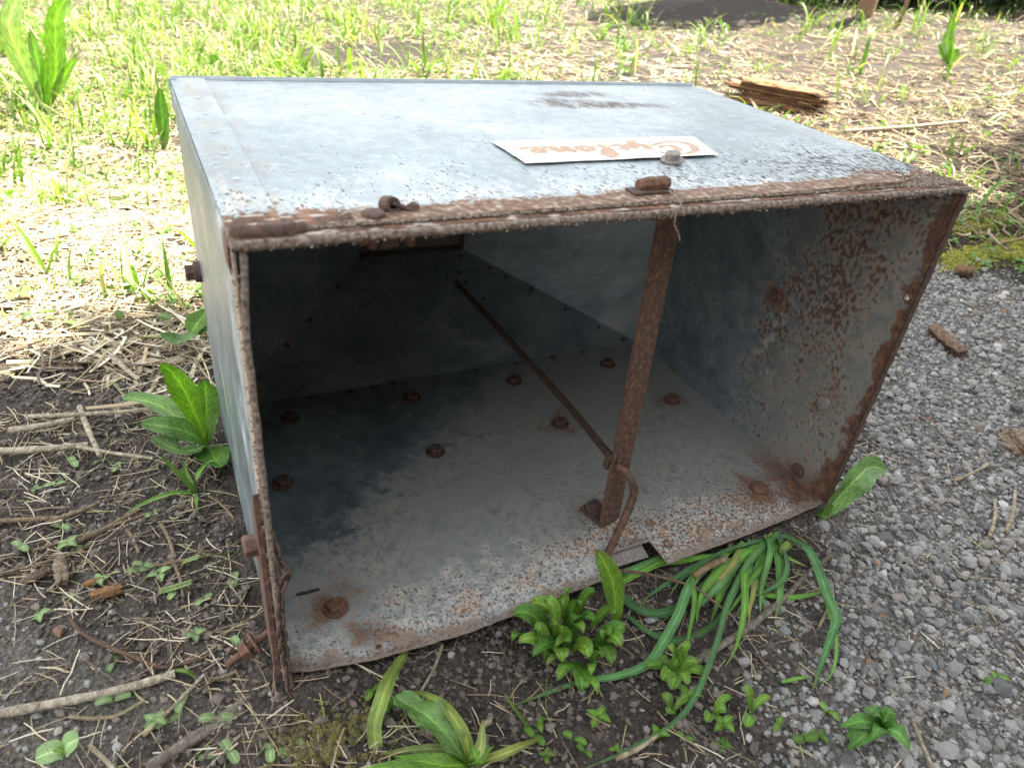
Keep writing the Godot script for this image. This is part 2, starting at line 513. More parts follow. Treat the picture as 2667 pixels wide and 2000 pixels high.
# the maker's name in flowing script, on a cream label
func label_material() -> StandardMaterial3D:
	var w := 660
	var h := 200
	var im := Image.create(w, h, false, Image.FORMAT_RGB8)
	var ink := PackedFloat32Array()
	ink.resize(w * h)
	var strokes := [
		[[0.90, 0.40], [0.78, 0.52], [0.62, 0.50], [0.58, 0.34], [0.72, 0.22], [0.92, 0.20], [1.00, 0.30]],
		[[1.00, 0.30], [0.80, 0.16], [0.52, 0.16], [0.30, 0.28], [0.24, 0.46], [0.34, 0.64], [0.56, 0.70], [0.82, 0.62], [1.02, 0.50]],
		[[1.02, 0.50], [1.08, 0.42], [1.08, 0.56], [1.16, 0.62], [1.26, 0.52], [1.32, 0.42]],
		[[1.32, 0.42], [1.28, 0.62], [1.20, 0.76], [1.10, 0.80]],
		[[1.24, 0.66], [1.40, 0.56], [1.52, 0.44], [1.60, 0.46]],
		[[1.60, 0.46], [1.48, 0.43], [1.42, 0.54], [1.50, 0.64], [1.66, 0.58]],
		[[1.66, 0.58], [1.84, 0.40], [1.92, 0.24], [1.86, 0.15], [1.77, 0.24], [1.75, 0.48], [1.80, 0.62], [1.94, 0.60]],
		[[2.14, 0.44], [2.02, 0.46], [1.98, 0.56], [2.06, 0.64], [2.17, 0.58], [2.18, 0.48], [2.12, 0.43], [2.28, 0.50]],
		[[2.28, 0.50], [2.36, 0.43], [2.38, 0.52], [2.36, 0.64]],
		[[2.36, 0.64], [2.44, 0.48], [2.54, 0.43], [2.58, 0.50], [2.56, 0.60], [2.64, 0.64], [2.74, 0.56]],
		[[2.74, 0.56], [2.88, 0.52], [2.90, 0.44], [2.82, 0.42], [2.76, 0.52], [2.80, 0.63], [2.92, 0.64], [3.10, 0.54]],
	]
	for st in strokes:
		var cv := Curve3D.new()
		for k in st.size():
			var p0: Array = st[maxi(k - 1, 0)]
			var p1: Array = st[mini(k + 1, st.size() - 1)]
			var tn := Vector3(p1[0] - p0[0], p1[1] - p0[1], 0) / 6.0
			cv.add_point(Vector3(st[k][0], st[k][1], 0), -tn, tn)
		var ln := cv.get_baked_length()
		var n := int(ln * 260.0) + 2
		for k in n:
			var p := cv.sample_baked(ln * k / (n - 1))
			var p2 := cv.sample_baked(minf(ln, ln * k / (n - 1) + 0.01))
			var dv := p2 - p
			var down := absf(dv.y) / maxf(dv.length(), 1e-5)
			var rad := lerpf(0.028, 0.074, pow(down, 1.3)) * ss(-0.05, 0.18, float(k) / n) * ss(1.05, 0.85, float(k) / n) + 0.006
			var cx := p.x / 3.3 * w
			var cy := (0.44 + (p.y - 0.44) * 1.12) * h
			var rr := rad * h
			for yy in range(maxi(0, int(cy - rr - 1)), mini(h, int(cy + rr + 2))):
				for xx in range(maxi(0, int(cx - rr - 1)), mini(w, int(cx + rr + 2))):
					var q := clampf(rr + 0.5 - Vector2(xx - cx, yy - cy).length(), 0.0, 1.0)
					ink[yy * w + xx] = maxf(ink[yy * w + xx], q)
	var crack := noise(0.045, 4, 61)
	var spk := noise(0.30, 2, 62)
	for y in h:
		for x in w:
			var s := spk.get_noise_2d(x, y)
			var c := Vector3(0.78, 0.765, 0.73) * (1.0 + 0.05 * s + 0.05 * crack.get_noise_2d(x, y))
			var tan_ink := Vector3(0.31, 0.175, 0.095)
			var red := ss(0.25, 0.45, crack.get_noise_2d(x * 1.7 + 300.0, y * 1.7)) * ss(330.0, 60.0, x)
			tan_ink = tan_ink.lerp(Vector3(0.44, 0.12, 0.085), red * 0.8)
			var border: float = 1.0 if (absf(x - 13.0) < 1.2 or absf(x - w + 13.0) < 1.2 or absf(y - 9.0) < 1.0 or absf(y - h + 9.0) < 1.0) else 0.0
			c = c.lerp(Vector3(0.58, 0.50, 0.40), border * 0.55 * ss(-0.3, 0.2, s))
			c = c.lerp(tan_ink, ink[y * w + x] * ss(-0.62, -0.40, s))
			# worn remains of a line of small print, and dirt in the cracks
			if y > 0.84 * h and y < 0.93 * h:
				c = c.lerp(Vector3(0.42, 0.36, 0.32), 0.7 * ss(0.22, 0.4, spk.get_noise_2d(x * 1.6, y * 0.5 + 900.0)) * ss(0.0, 0.3, crack.get_noise_2d(x * 0.8, 50.0)))
			var rim := minf(minf(x, w - 1 - x), minf(y, h - 1 - y)) / 14.0
			c = c.lerp(Vector3(0.36, 0.31, 0.25), 0.75 * ss(0.25, 0.75, 1.0 - rim + 0.9 * s + 0.7 * crack.get_noise_2d(x * 2.0, y * 2.0 + 70.0)))
			c = c.lerp(Vector3(0.52, 0.47, 0.40), 0.5 * ss(0.15, 0.5, crack.get_noise_2d(x * 1.1 + 800.0, y * 1.6)))
			c = c.lerp(Vector3(0.16, 0.13, 0.11), ss(0.44, 0.56, spk.get_noise_2d(x * 0.5 + 500.0, y * 0.9)) * 0.8)
			im.set_pixel(x, y, Color(c.x, c.y, c.z).linear_to_srgb())
	var m := StandardMaterial3D.new()
	m.resource_name = "printed_label"
	m.albedo_texture = ImageTexture.create_from_image(im)
	m.roughness = 0.55
	m.texture_repeat = false
	return m


func grain_texture(freq: float, octaves: int, s: int, lo: Color, hi: Color, mid := Color(0, 0, 0, 0), px := 256) -> ImageTexture:
	var n := noise(freq, octaves, s)
	var im := n.get_seamless_image(px, px)
	var gr := PackedByteArray()
	gr.resize(px * px * 3)
	var src := im.get_data()
	var st: int = src.size() / (px * px)
	var ramp := PackedByteArray()
	for k in 256:
		var t := k / 255.0
		var c := lo.lerp(hi, t)
		if mid.a > 0.0:
			c = lo.lerp(mid, t * 2.0) if t < 0.5 else mid.lerp(hi, t * 2.0 - 1.0)
		ramp.append(int(clampf(c.r, 0, 1) * 255.0))
		ramp.append(int(clampf(c.g, 0, 1) * 255.0))
		ramp.append(int(clampf(c.b, 0, 1) * 255.0))
	for k in px * px:
		var t := src[k * st] * 3
		gr[k * 3] = ramp[t]
		gr[k * 3 + 1] = ramp[t + 1]
		gr[k * 3 + 2] = ramp[t + 2]
	return ImageTexture.create_from_image(Image.create_from_data(px, px, false, Image.FORMAT_RGB8, gr))


func triplanar(called: String, tex: Texture2D, bump: Texture2D, scale: float, rough: float, relief: float, tinted := true) -> StandardMaterial3D:
	var m := StandardMaterial3D.new()
	m.resource_name = called
	m.albedo_texture = tex
	m.uv1_triplanar = true
	m.uv1_world_triplanar = true
	m.uv1_scale = Vector3.ONE * scale
	m.roughness = rough
	m.vertex_color_use_as_albedo = tinted
	m.cull_mode = BaseMaterial3D.CULL_DISABLED
	if bump:
		m.heightmap_enabled = true
		m.heightmap_texture = bump
		m.heightmap_scale = relief
	return m


func tinted(called: String, rough: float, back := Color(0, 0, 0)) -> StandardMaterial3D:
	var m := StandardMaterial3D.new()
	m.resource_name = called
	m.vertex_color_use_as_albedo = true
	m.roughness = rough
	m.cull_mode = BaseMaterial3D.CULL_DISABLED
	if back.r + back.g + back.b > 0.0:
		m.backlight_enabled = true
		m.backlight = back
	return m


# veins: u runs along the leaf, v across it
func leaf_texture(parallel: bool, s: int) -> Array:
	var w := 256
	var h := 128
	var im := Image.create(w, h, false, Image.FORMAT_RGB8)
	var bm := Image.create(w, h, false, Image.FORMAT_RGB8)
	var n := noise(0.05, 4, s)
	for y in h:
		var e := absf(y - h * 0.5 + 0.5) / (h * 0.5)
		for x in w:
			var t := float(x) / w
			var vein := 0.0
			if parallel:
				vein = pow(0.5 + 0.5 * cos(e * 60.0 + n.get_noise_2d(x * 0.1, y) * 2.0), 3.0) * 0.6
				vein = maxf(vein, ss(0.10, 0.0, e))
			else:
				var ph := (t - 0.22 * e - 0.06 * e * e) * 11.0 + (0.5 if y < h / 2 else 0.0) + 0.25 * n.get_noise_2d(x * 0.5, y * 0.5)
				var d := absf(ph - round(ph))
				vein = ss(0.10, 0.02, d) * ss(1.05, 0.7, e) * 0.8
				vein = maxf(vein, ss(0.09, 0.02, e))
				var net := absf(n.get_noise_2d(x * 2.4, y * 2.4 + 90.0))
				vein = maxf(vein, ss(0.06, 0.0, net) * 0.30)
			var blot := n.get_noise_2d(x, y)
			var sp := ss(0.42, 0.52, n.get_noise_2d(x * 1.4 + 500.0, y * 1.4))
			var k := 0.74 + 0.24 * vein + 0.16 * blot
			im.set_pixel(x, y, Color(clampf(k * (1.0 + 0.14 * vein) + 0.06 * sp, 0, 1), clampf(k + 0.02, 0, 1), clampf(k * 0.95, 0, 1)).lerp(Color(0.62, 0.50, 0.30), sp * 0.35))
			var q := clampf(0.55 - 0.35 * vein + 0.3 * blot + 0.12 * cos(e * 3.0), 0, 1)
			bm.set_pixel(x, y, Color(q, q, q))
	return [ImageTexture.create_from_image(im), ImageTexture.create_from_image(bm)]


func make_materials() -> void:
	n_spangle.cellular_return_type = FastNoiseLite.RETURN_CELL_VALUE
	lut.resize(1024)
	for k in 1024:
		lut[k] = int(Color(k / 1023.0, 0, 0).linear_to_srgb().r * 255.0 + 0.5)
	M.top = painted("zinc_top", 780, 498, W, D, p_top)
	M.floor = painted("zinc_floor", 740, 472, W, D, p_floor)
	M.right = painted("zinc_right", 420, 436, H, D, p_right)
	M.left = painted("zinc_left", 320, 330, H, D, p_left)
	M.funnel = painted("zinc_funnel", 200, 160, 0.5, 0.4, p_funnel)
	M.label = label_material()
	var rb := grain_texture(0.05, 5, 71, Color.BLACK, Color.WHITE)
	M.rust = triplanar("rust", grain_texture(0.055, 5, 72, lin(0.045, 0.025, 0.02), lin(0.24, 0.118, 0.068), lin(0.105, 0.053, 0.035)), rb, 9.0, 0.88, 0.05, false)
	M.rust_dark = triplanar("dark_rust", grain_texture(0.055, 5, 73, lin(0.03, 0.02, 0.017), lin(0.16, 0.085, 0.055), lin(0.07, 0.042, 0.032)), rb, 9.0, 0.85, 0.05, false)
	M.rust_red = triplanar("red_rust", grain_texture(0.03, 5, 74, lin(0.06, 0.035, 0.028), lin(0.20, 0.115, 0.09), lin(0.115, 0.062, 0.048)), rb, 10.0, 0.8, 0.06, false)
	M.bead = triplanar("muddy_rim", grain_texture(0.06, 5, 75, lin(0.06, 0.042, 0.033), lin(0.36, 0.31, 0.265), lin(0.165, 0.125, 0.100)), rb, 11.0, 0.95, 0.10, false)
	M.strip = triplanar("rusty_strip", grain_texture(0.055, 5, 76, lin(0.075, 0.040, 0.027), lin(0.46, 0.41, 0.345), lin(0.165, 0.098, 0.065)), rb, 7.0, 0.9, 0.04, false)
	M.strap = triplanar("rusty_strap", grain_texture(0.055, 5, 77, lin(0.035, 0.024, 0.020), lin(0.25, 0.118, 0.068), lin(0.092, 0.052, 0.035)), rb, 8.0, 0.88, 0.05, false)
	M.bolt_grey = triplanar("grey_bolt", grain_texture(0.05, 4, 78, lin(0.10, 0.085, 0.08), lin(0.33, 0.29, 0.27)), rb, 16.0, 0.7, 0.05, false)
	M.zinc = triplanar("plain_zinc", grain_texture(0.02, 4, 79, lin(0.21, 0.245, 0.265), lin(0.34, 0.372, 0.39)), null, 7.0, 0.45, 0.0, false)
	M.zinc.metallic = 0.4
	var sb := grain_texture(0.06, 5, 81, Color.BLACK, Color.WHITE, Color(0, 0, 0, 0), 512)
	M.soil = triplanar("soil", grain_texture(0.05, 5, 82, Color(0.42, 0.40, 0.38), Color(1.0, 1.0, 1.0), Color(0, 0, 0, 0), 512), sb, 6.0, 0.97, 0.7)
	M.clod = tinted("clod", 0.97)
	M.stone = triplanar("stone", grain_texture(0.06, 4, 84, Color(0.66, 0.66, 0.66), Color.WHITE), null, 30.0, 0.8, 0.0)
	M.straw = tinted("straw", 0.7, Color(0.22, 0.20, 0.16))
	M.wood = triplanar("wood", grain_texture(0.04, 5, 85, Color(0.5, 0.48, 0.46), Color.WHITE), sb, 10.0, 0.92, 0.25)
	M.grass = tinted("grass", 0.5, Color(0.80, 0.90, 0.45))
	M.leaf = tinted("leaf", 0.52, Color(0.60, 0.72, 0.30))
	M.strapleaf = tinted("strap_leaf", 0.58, Color(0.40, 0.52, 0.26))
	for e in [["leaf", false], ["strapleaf", true]]:
		var lt := leaf_texture(e[1], 91)
		M[e[0]].albedo_texture = lt[0]
		M[e[0]].heightmap_enabled = true
		M[e[0]].heightmap_texture = lt[1]
		M[e[0]].heightmap_scale = 0.12
		M[e[0]].texture_repeat = false
	M.moss = tinted("moss", 0.95, Color(0.2, 0.2, 0.1))
	M.bark = triplanar("bark", grain_texture(0.04, 5, 86, Color(0.4, 0.4, 0.4), Color.WHITE), sb, 3.0, 0.95, 1.0)


# ---------------------------------------------------------------- the hopper
func panel(us: Array, nv: int, at: Callable, thick: Vector3, to_uv: Callable, holes := []) -> Geo:
	var g := Geo.new()
	var nu := us.size()
	var ids := [[], []]
	for side in 2:
		for a in nu:
			var row := []
			for b in nv + 1:
				var p: Vector3 = at.call(us[a], float(b) / nv)
				row.append(g.vert(p + thick * side, to_uv.call(p)))
			ids[side].append(row)
	for a in nu - 1:
		for b in nv:
			var hole := -1
			for k in holes.size():
				if holes[k][0] >= us[a] and holes[k][0] < us[a + 1] and int(holes[k][1] * nv) == b:
					hole = k
			for side in 2:
				var q := [ids[side][a][b], ids[side][a + 1][b], ids[side][a + 1][b + 1], ids[side][a][b + 1]]
				if side == 1:
					q.reverse()
				if hole < 0:
					g.quad(q[0], q[1], q[2], q[3])
				else:
					# a round hole punched through this piece of the sheet
					var c: Vector3 = (g.v[q[0]] + g.v[q[1]] + g.v[q[2]] + g.v[q[3]]) / 4.0
					var rim := []
					for k in 8:
						var f := k / 2.0
						var i0 := int(f) % 4
						var corner: Vector3 = g.v[q[i0]].lerp(g.v[q[(i0 + 1) % 4]], f - int(f))
						rim.append(g.vert(c + (corner - c).normalized() * holes[hole][2], to_uv.call(c - thick * side)))
					for k in 4:
						var m0: int = rim[k * 2]
						var m1: int = rim[k * 2 + 1]
						var m2: int = rim[(k * 2 + 2) % 8]
						g.tri(q[k], m1, m0)
						g.tri(q[k], q[(k + 1) % 4], m1)
						g.tri(q[(k + 1) % 4], m2, m1)
	# the cut edges of the sheet
	for a in nu - 1:
		for b in [0, nv]:
			var p := [g.v[ids[0][a][b]], g.v[ids[0][a + 1][b]], g.v[ids[1][a + 1][b]], g.v[ids[1][a][b]]]
			var t: Vector2 = g.uv[ids[0][a][b]]
			var e := []
			for q in p:
				e.append(g.vert(q, t))
			g.quad(e[0], e[1], e[2], e[3])
	for b in nv:
		for a in [0, nu - 1]:
			var p := [g.v[ids[0][a][b]], g.v[ids[0][a][b + 1]], g.v[ids[1][a][b + 1]], g.v[ids[1][a][b]]]
			var t: Vector2 = g.uv[ids[0][a][b]]
			var e := []
			for q in p:
				e.append(g.vert(q, t))
			g.quad(e[0], e[1], e[2], e[3])
	return g


func steps(n: int) -> Array:
	var r := []
	for k in n + 1:
		r.append(float(k) / n)
	return r


func lip(x: float) -> float:                 # how far the floor sheet reaches forward of the opening
	if x > 0.3725 and x < 0.4352:
		return -0.027
	var p := [[0.0, -0.004], [0.03, 0.004], [0.08, 0.012], [0.174, 0.016], [0.27, 0.010], [0.347, 0.005], [0.372, 0.004], [0.4353, 0.012], [0.516, 0.009], [0.62, 0.004], [0.70, -0.002]]
	for k in p.size() - 1:
		if x <= p[k + 1][0]:
			return lerpf(p[k][1], p[k + 1][1], (x - p[k][0]) / (p[k + 1][0] - p[k][0])) + 0.0012 * n70.get_noise_2d(x, 3.0)
	return -0.002


var nd := noise(4.0, 2, 31)


func stand(n: Vector3, turn := 0.0) -> Basis:      # a frame whose y axis is n
	var e := n.cross(Vector3(0.31, 0.2, 0.93)).normalized()
	return Basis(e, n, e.cross(n)) * Basis(Vector3.UP, turn)


func hex_mesh(r: float, h: float) -> ArrayMesh:
	var g := Geo.new()
	g.lathe(Vector3.ZERO, Vector3.UP, [[r, 0.0], [r, h * 0.86], [r * 0.86, h], [0.0001, h]], 6)
	return g.mesh()


func round_mesh(prof: Array, sides := 20) -> ArrayMesh:
	var g := Geo.new()
	g.lathe(Vector3.ZERO, Vector3.UP, prof, sides, Color.WHITE, false)
	return g.mesh()


func stud(from: Vector3, to: Vector3, r: float) -> Geo:      # a threaded shank
	var g := Geo.new()
	var ln := from.distance_to(to)
	var n := int(ln / 0.0007)
	var path := []
	var rad := []
	for k in n + 1:
		path.append(from.lerp(to, float(k) / n))
		rad.append(r * (1.0 if k % 2 == 0 else 0.86) * (0.8 if k == n else 1.0))
	g.tube(path, rad, 10)
	return g


func smooth_path(pts: Array, step: float, tight := 6.0) -> Array:
	var cv := Curve3D.new()
	for k in pts.size():
		var tn: Vector3 = (pts[mini(k + 1, pts.size() - 1)] - pts[maxi(k - 1, 0)]) / tight
		cv.add_point(pts[k], -tn, tn)
	var ln := cv.get_baked_length()
	var n := maxi(2, int(ln / step))
	var out := []
	for k in n + 1:
		out.append(cv.sample_baked(ln * k / n, true))
	return out


func same(n: int, v: float) -> Array:
	var r := []
	r.resize(n)
	r.fill(v)
	return r


func build_hopper() -> void:
	var hp := thing("metal_hopper", "rusty galvanized sheet metal hopper lying on its side with its mouth open", "hopper", Vector3(0.35, 0, -0.22))
	var T := 0.0016
	var us := steps(88)
	# top, floor, two sides
	obj("top_panel", panel(us, 56, func(u, v): return Vector3(u * W, H + 0.0020 * nd.get_noise_2d(u * W, v * D) * sin(PI * v) * sin(PI * u), -v * D), Vector3(0, -T, 0), func(p): return Vector2(p.x / W, -p.z / D)), M.top, hp)
	var uf := steps(88)
	for x in [0.3724, 0.3726, 0.4351, 0.4353]:
		uf.append(x / W)
	uf.sort()
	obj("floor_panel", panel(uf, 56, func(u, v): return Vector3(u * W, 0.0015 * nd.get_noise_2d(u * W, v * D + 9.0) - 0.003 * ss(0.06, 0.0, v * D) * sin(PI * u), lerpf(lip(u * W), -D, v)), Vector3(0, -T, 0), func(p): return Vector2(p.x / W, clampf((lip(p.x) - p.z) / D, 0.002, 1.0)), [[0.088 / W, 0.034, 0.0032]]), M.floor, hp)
	obj("side_panel", panel(steps(54), 56, func(u, v): return Vector3(W + 0.002 * nd.get_noise_2d(u * H, v * D + 19.0) * sin(PI * v), u * H, -v * D), Vector3(T, 0, 0), func(p): return Vector2(p.y / H, -p.z / D), [[0.296 / H, 0.028, 0.0036], [0.149 / H, 0.028, 0.0034]]), M.right, hp)
	obj("side_panel", panel(steps(54), 56, func(u, v): return Vector3(0.002 * nd.get_noise_2d(u * H, v * D + 29.0) * sin(PI * v), u * (H - 0.004), -v * D), Vector3(T, 0, 0), func(p): return Vector2(p.y / H, -p.z / D)), M.left, hp)
	# the lapped corner strip, bent over the edge
	var bend := [Vector2(-0.0016, H - 0.028), Vector2(-0.0018, H - 0.016), Vector2(-0.0014, H - 0.009), Vector2(0.0006, H - 0.0040), Vector2(0.0040, H - 0.0004), Vector2(0.0085, H + 0.0020), Vector2(0.014, H + 0.0024), Vector2(0.024, H + 0.0024), Vector2(0.0335, H + 0.0022)]
	obj("corner_strip", panel(steps(8), 40, func(u, v): return Vector3(bend[int(round(u * 8))].x, bend[int(round(u * 8))].y, -0.012 - v * (D - 0.012)), Vector3(0.0006, -0.0012, 0), func(p): return Vector2((p.x + 0.004) / W + 0.02, -p.z / D)), M.top, hp)
	var weld := round_mesh([[0.0036, 0.0], [0.0030, 0.0003], [0.0018, 0.0002], [0.0001, 0.0001]])
	for k in 6:
		again("spot_weld", weld, M.zinc, hp, Transform3D(Basis(), Vector3(0.018, H + 0.0025, -0.045 - 0.062 * k) - hp.position))
	# flange of the back, standing a little above the top sheet
	var g := Geo.new()
	g.box(Basis(), Vector3(W / 2, H - 0.0145, -D - 0.0060), Vector3(W / 2 + 0.002, 0.0175, 0.0038), 0.0030)
	obj("back_flange", g, M.zinc, hp)
	# the funnel behind: four sloping sheets down to the outlet
	var o := [Vector3(0.253, 0.114, -0.646), Vector3(0.440, 0.114, -0.646), Vector3(0.440, 0.300, -0.646), Vector3(0.253, 0.300, -0.646)]
	var c := [Vector3(0.002, -0.001, -D), Vector3(W - 0.002, -0.001, -D), Vector3(W - 0.002, H - 0.003, -D), Vector3(0.002, H - 0.003, -D)]
	for k in 4:
		var k2 := (k + 1) % 4
		var nrm: Vector3 = (c[k2] - c[k]).cross(o[k] - c[k]).normalized() * 0.0014
		obj("funnel_panel", panel(steps(12), 10, func(u, v): return c[k].lerp(c[k2], u).lerp(o[k].lerp(o[k2], u), v), nrm, func(p): return Vector2(p.x * 1.1, p.y * 1.5 - p.z)), M.funnel, hp)
	g = Geo.new()
	g.box(Basis(), Vector3(0.3465, 0.207, -0.672), Vector3(0.098, 0.098, 0.002), 0.001)
	obj("outlet_plate", g, M.bolt_grey, hp)
	g = Geo.new()
	for e in [[Vector3(0.2520, 0.207, -0.659), Vector3(0.0012, 0.096, 0.013)], [Vector3(0.4410, 0.207, -0.659), Vector3(0.0012, 0.096, 0.013)], [Vector3(0.3465, 0.1130, -0.659), Vector3(0.0932, 0.0012, 0.013)], [Vector3(0.3465, 0.3010, -0.659), Vector3(0.0932, 0.0012, 0.013)]]:
		g.box(Basis(), e[0], e[1])
	obj("outlet_collar", g, M.bolt_grey, hp)
	# rivets along the seams of the funnel
	var rivet := round_mesh([[0.0042, -0.001], [0.0042, 0.0008], [0.0030, 0.0020], [0.0012, 0.0024], [0.0001, 0.0025]], 10)
	var slant := Vector3(0, 0.2, 0.114).normalized()
	for p in [Vector3(0.274, 0.118, -0.653), Vector3(0.258, 0.113, -0.644), Vector3(0.207, 0.089, -0.602), Vector3(0.152, 0.062, -0.555), Vector3(0.109, 0.043, -0.521), Vector3(0.431, 0.116, -0.645), Vector3(0.430, 0.107, -0.633), Vector3(0.472, 0.092, -0.607), Vector3(0.498, 0.081, -0.589), Vector3(0.536, 0.066, -0.561), Vector3(0.584, 0.041, -0.518), Vector3(0.633, 0.019, -0.479), Vector3(0.672, 0.004, -0.452), Vector3(0.391, 0.086, -0.597), Vector3(0.415, 0.091, -0.605), Vector3(0.421, 0.080, -0.586), Vector3(0.442, 0.062, -0.555)]:
		again("rivet", rivet, M.rust_dark, hp, Transform3D(stand(slant), p + slant * 0.0005 - hp.position))
	for x in [0.121, 0.181, 0.246, 0.317, 0.385, 0.455, 0.522, 0.581]:
		again("rivet", rivet, M.rust_dark, hp, Transform3D(Basis(), Vector3(x, 0.0005, -0.438) - hp.position))
	# rolled rim of the mouth
	var path := []
	var rad := []
	for k in 281:
		var x := lerpf(-0.001, W + 0.001, k / 280.0)
		path.append(Vector3(x, H - 0.0034 + 0.0008 * n22.get_noise_2d(x, 1.0), 0.0020 + 0.0006 * n22.get_noise_2d(x, 5.0)))
		rad.append(0.0034 * (1.0 + 0.12 * n300.get_noise_2d(x, 0.3)))
	g = Geo.new()
	g.tube(path, rad, 12, Color.WHITE, Color.WHITE, 0.05, n_zone)
	obj("rolled_rim", g, M.bead, hp)
	path = []
	rad = []
	for k in 33:
		path.append(Vector3(lerpf(0.001, 0.046, k / 32.0), H + 0.0012 + 0.0004 * sin(k * 1.7), -0.0062))
		rad.append(0.0050 * (0.75 if k == 0 or k == 32 else 1.0))
	g = Geo.new()
	g.tube(path, rad, 12, Color.WHITE, Color.WHITE, 0.12, n_clod)
	obj("rim_wire_end", g, M.rust_dark, hp)
	path = []
	rad = []
	for k in 181:
		var y := lerpf(-0.006, H - 0.006, k / 180.0)
		path.append(Vector3(0.0026 + 0.0007 * n22.get_noise_2d(y, 8.0) + 0.004 * ss(0.36, H, y), y, 0.0015 + 0.0012 * n22.get_noise_2d(y, 12.0)))
		rad.append(0.0024 * (1.0 + 0.16 * n300.get_noise_2d(y, 4.3)))
	g = Geo.new()
	g.tube(path, rad, 12, Color.WHITE, Color.WHITE, 0.06, n_soil)
	obj("rolled_rim", g, M.bead, hp)
	path = []
	rad = []
	for k in 61:
		var y := lerpf(0.002, H - 0.008, k / 60.0)
		path.append(Vector3(W + 0.0008, y, 0.0008 + 0.001 * n22.get_noise_2d(y, 18.0)))
		rad.append(0.0030 * (1.0 + 0.2 * n300.get_noise_2d(y, 9.3)))
	g = Geo.new()
	g.tube(path, rad, 8, Color.WHITE, Color.WHITE, 0.15, n_clod)
	obj("rolled_rim", g, M.rust_dark, hp)
	# flat bar riveted behind the rim
	g = Geo.new()
	for k in 26:
		var x0 := lerpf(0.080, 0.615, k / 26.0)
		var x1 := lerpf(0.080, 0.615, (k + 1) / 26.0)
		var e := func(x): return 0.0026 + 0.0012 * n22.get_noise_2d(x, 31.0) + 0.0030 * ss(0.45, 0.6, x)
		var za := -0.0085
		var zb := -0.0300
		var t0: float = H + e.call(x0)
		var t1: float = H + e.call(x1)
		g.face([Vector3(x0, t0, za), Vector3(x1, t1, za), Vector3(x1, t1, zb), Vector3(x0, t0, zb)])
		g.face([Vector3(x0, t0 - 0.0034, za), Vector3(x1, t1 - 0.0034, za), Vector3(x1, t1, za), Vector3(x0, t0, za)])
		g.face([Vector3(x0, t0, zb), Vector3(x1, t1, zb), Vector3(x1, H - 0.001, zb), Vector3(x0, H - 0.001, zb)])
		if k == 0:
			g.face([Vector3(x0, t0, za), Vector3(x0, t0, zb), Vector3(x0, H - 0.001, zb), Vector3(x0, H - 0.001, za)])
		if k == 25:
			g.face([Vector3(x1, t1, zb), Vector3(x1, t1, za), Vector3(x1, H - 0.001, za), Vector3(x1, H - 0.001, zb)])
	obj("reinforcing_bar", g, M.strip, hp)
	# label
	g = Geo.new()
	var lc := [Vector3(0.257, H + 0.0020, -0.187), Vector3(0.497, H + 0.0020, -0.187), Vector3(0.478, H + 0.0020, -0.121), Vector3(0.259, H + 0.0020, -0.117)]
	var nl := 14
	for j in nl:
		for i in nl:
			var q := []
			for e in [[0, 0], [1, 0], [1, 1], [0, 1]]:
				var u := float(i + e[0]) / nl
				var v := float(j + e[1]) / nl
				var p: Vector3 = lc[0].lerp(lc[1], u).lerp(lc[3].lerp(lc[2], u), v)
				p.y += 0.0005 * n70.get_noise_2d(p.x, p.z)
				if u == 0.0 or v == 0.0 or u == 1.0 or v == 1.0:
					p += Vector3(0.001 * n300.get_noise_2d(p.x, p.z), 0, 0.001 * n300.get_noise_2d(p.x, p.z + 5.0))
				q.append(g.vert(p, Vector2(1.0 - u, 1.0 - v)))
			g.quad(q[0], q[1], q[2], q[3])
	var lb := obj("label", g, M.label, hp)
	lb.set_meta("label", "white paper label with tan script lettering, upside down")
	# bolts
	var hexa := hex_mesh(0.0092, 0.0072)
	var wash := round_mesh([[0.0130, -0.0005], [0.0130, 0.0014], [0.0124, 0.0019], [0.0070, 0.0019]], 24)
	var turn := 0.2
	for b in [[0.064, -0.058, "rust"], [0.051, -0.266, "rust_dark"], [0.249, -0.264, "rust_dark"], [0.085, -0.397, "rust_dark"], [0.261, -0.393, "rust_dark"], [0.427, -0.391, "rust_dark"], [0.602, -0.392, "rust_dark"], [0.443, -0.268, "rust_dark"], [0.643, -0.267, "rust"]]:
		turn += 0.37
		var bo := again("bolt", hexa, M[b[2]], hp, Transform3D(Basis(Vector3.UP, turn) * Basis(Vector3.RIGHT, 0.06 * sin(turn * 7.0)), Vector3(b[0], 0.0025, b[1]) - hp.position))
		again("washer", wash, M[b[2]], bo, Transform3D(Basis(), Vector3(0, -0.0017, 0)))
	var dome := round_mesh([[0.0125, -0.0005], [0.0125, 0.0012], [0.0105, 0.0036], [0.0065, 0.0052], [0.0001, 0.0056]], 24)
	again("bolt", dome, M.rust, hp, Transform3D(Basis(), Vector3(0.634, 0.001, -0.055) - hp.position))
	var flatw := round_mesh([[0.0095, -0.0005], [0.0095, 0.0032], [0.0085, 0.0042], [0.0001, 0.0046]], 24)
	again("bolt", flatw, M.bolt_grey, hp, Transform3D(stand(Vector3.LEFT), Vector3(W - 0.001, 0.126, -0.056) - hp.position))
	again("bolt", flatw, M.rust_dark, hp, Transform3D(stand(Vector3.LEFT), Vector3(W - 0.001, 0.014, -0.054) - hp.position))
	var dimple := round_mesh([[0.0140, -0.0006], [0.0120, 0.0010], [0.0070, 0.0016], [0.0001, 0.0017]], 20)
	again("rivet", dimple, M.rust, hp, Transform3D(stand(Vector3.LEFT), Vector3(W - 0.0005, 0.217, -0.183) - hp.position))
	var screw := round_mesh([[0.0056, -0.0004], [0.0056, 0.0008], [0.0048, 0.0018], [0.0022, 0.0021], [0.0020, 0.0012], [0.0001, 0.0012]], 16)
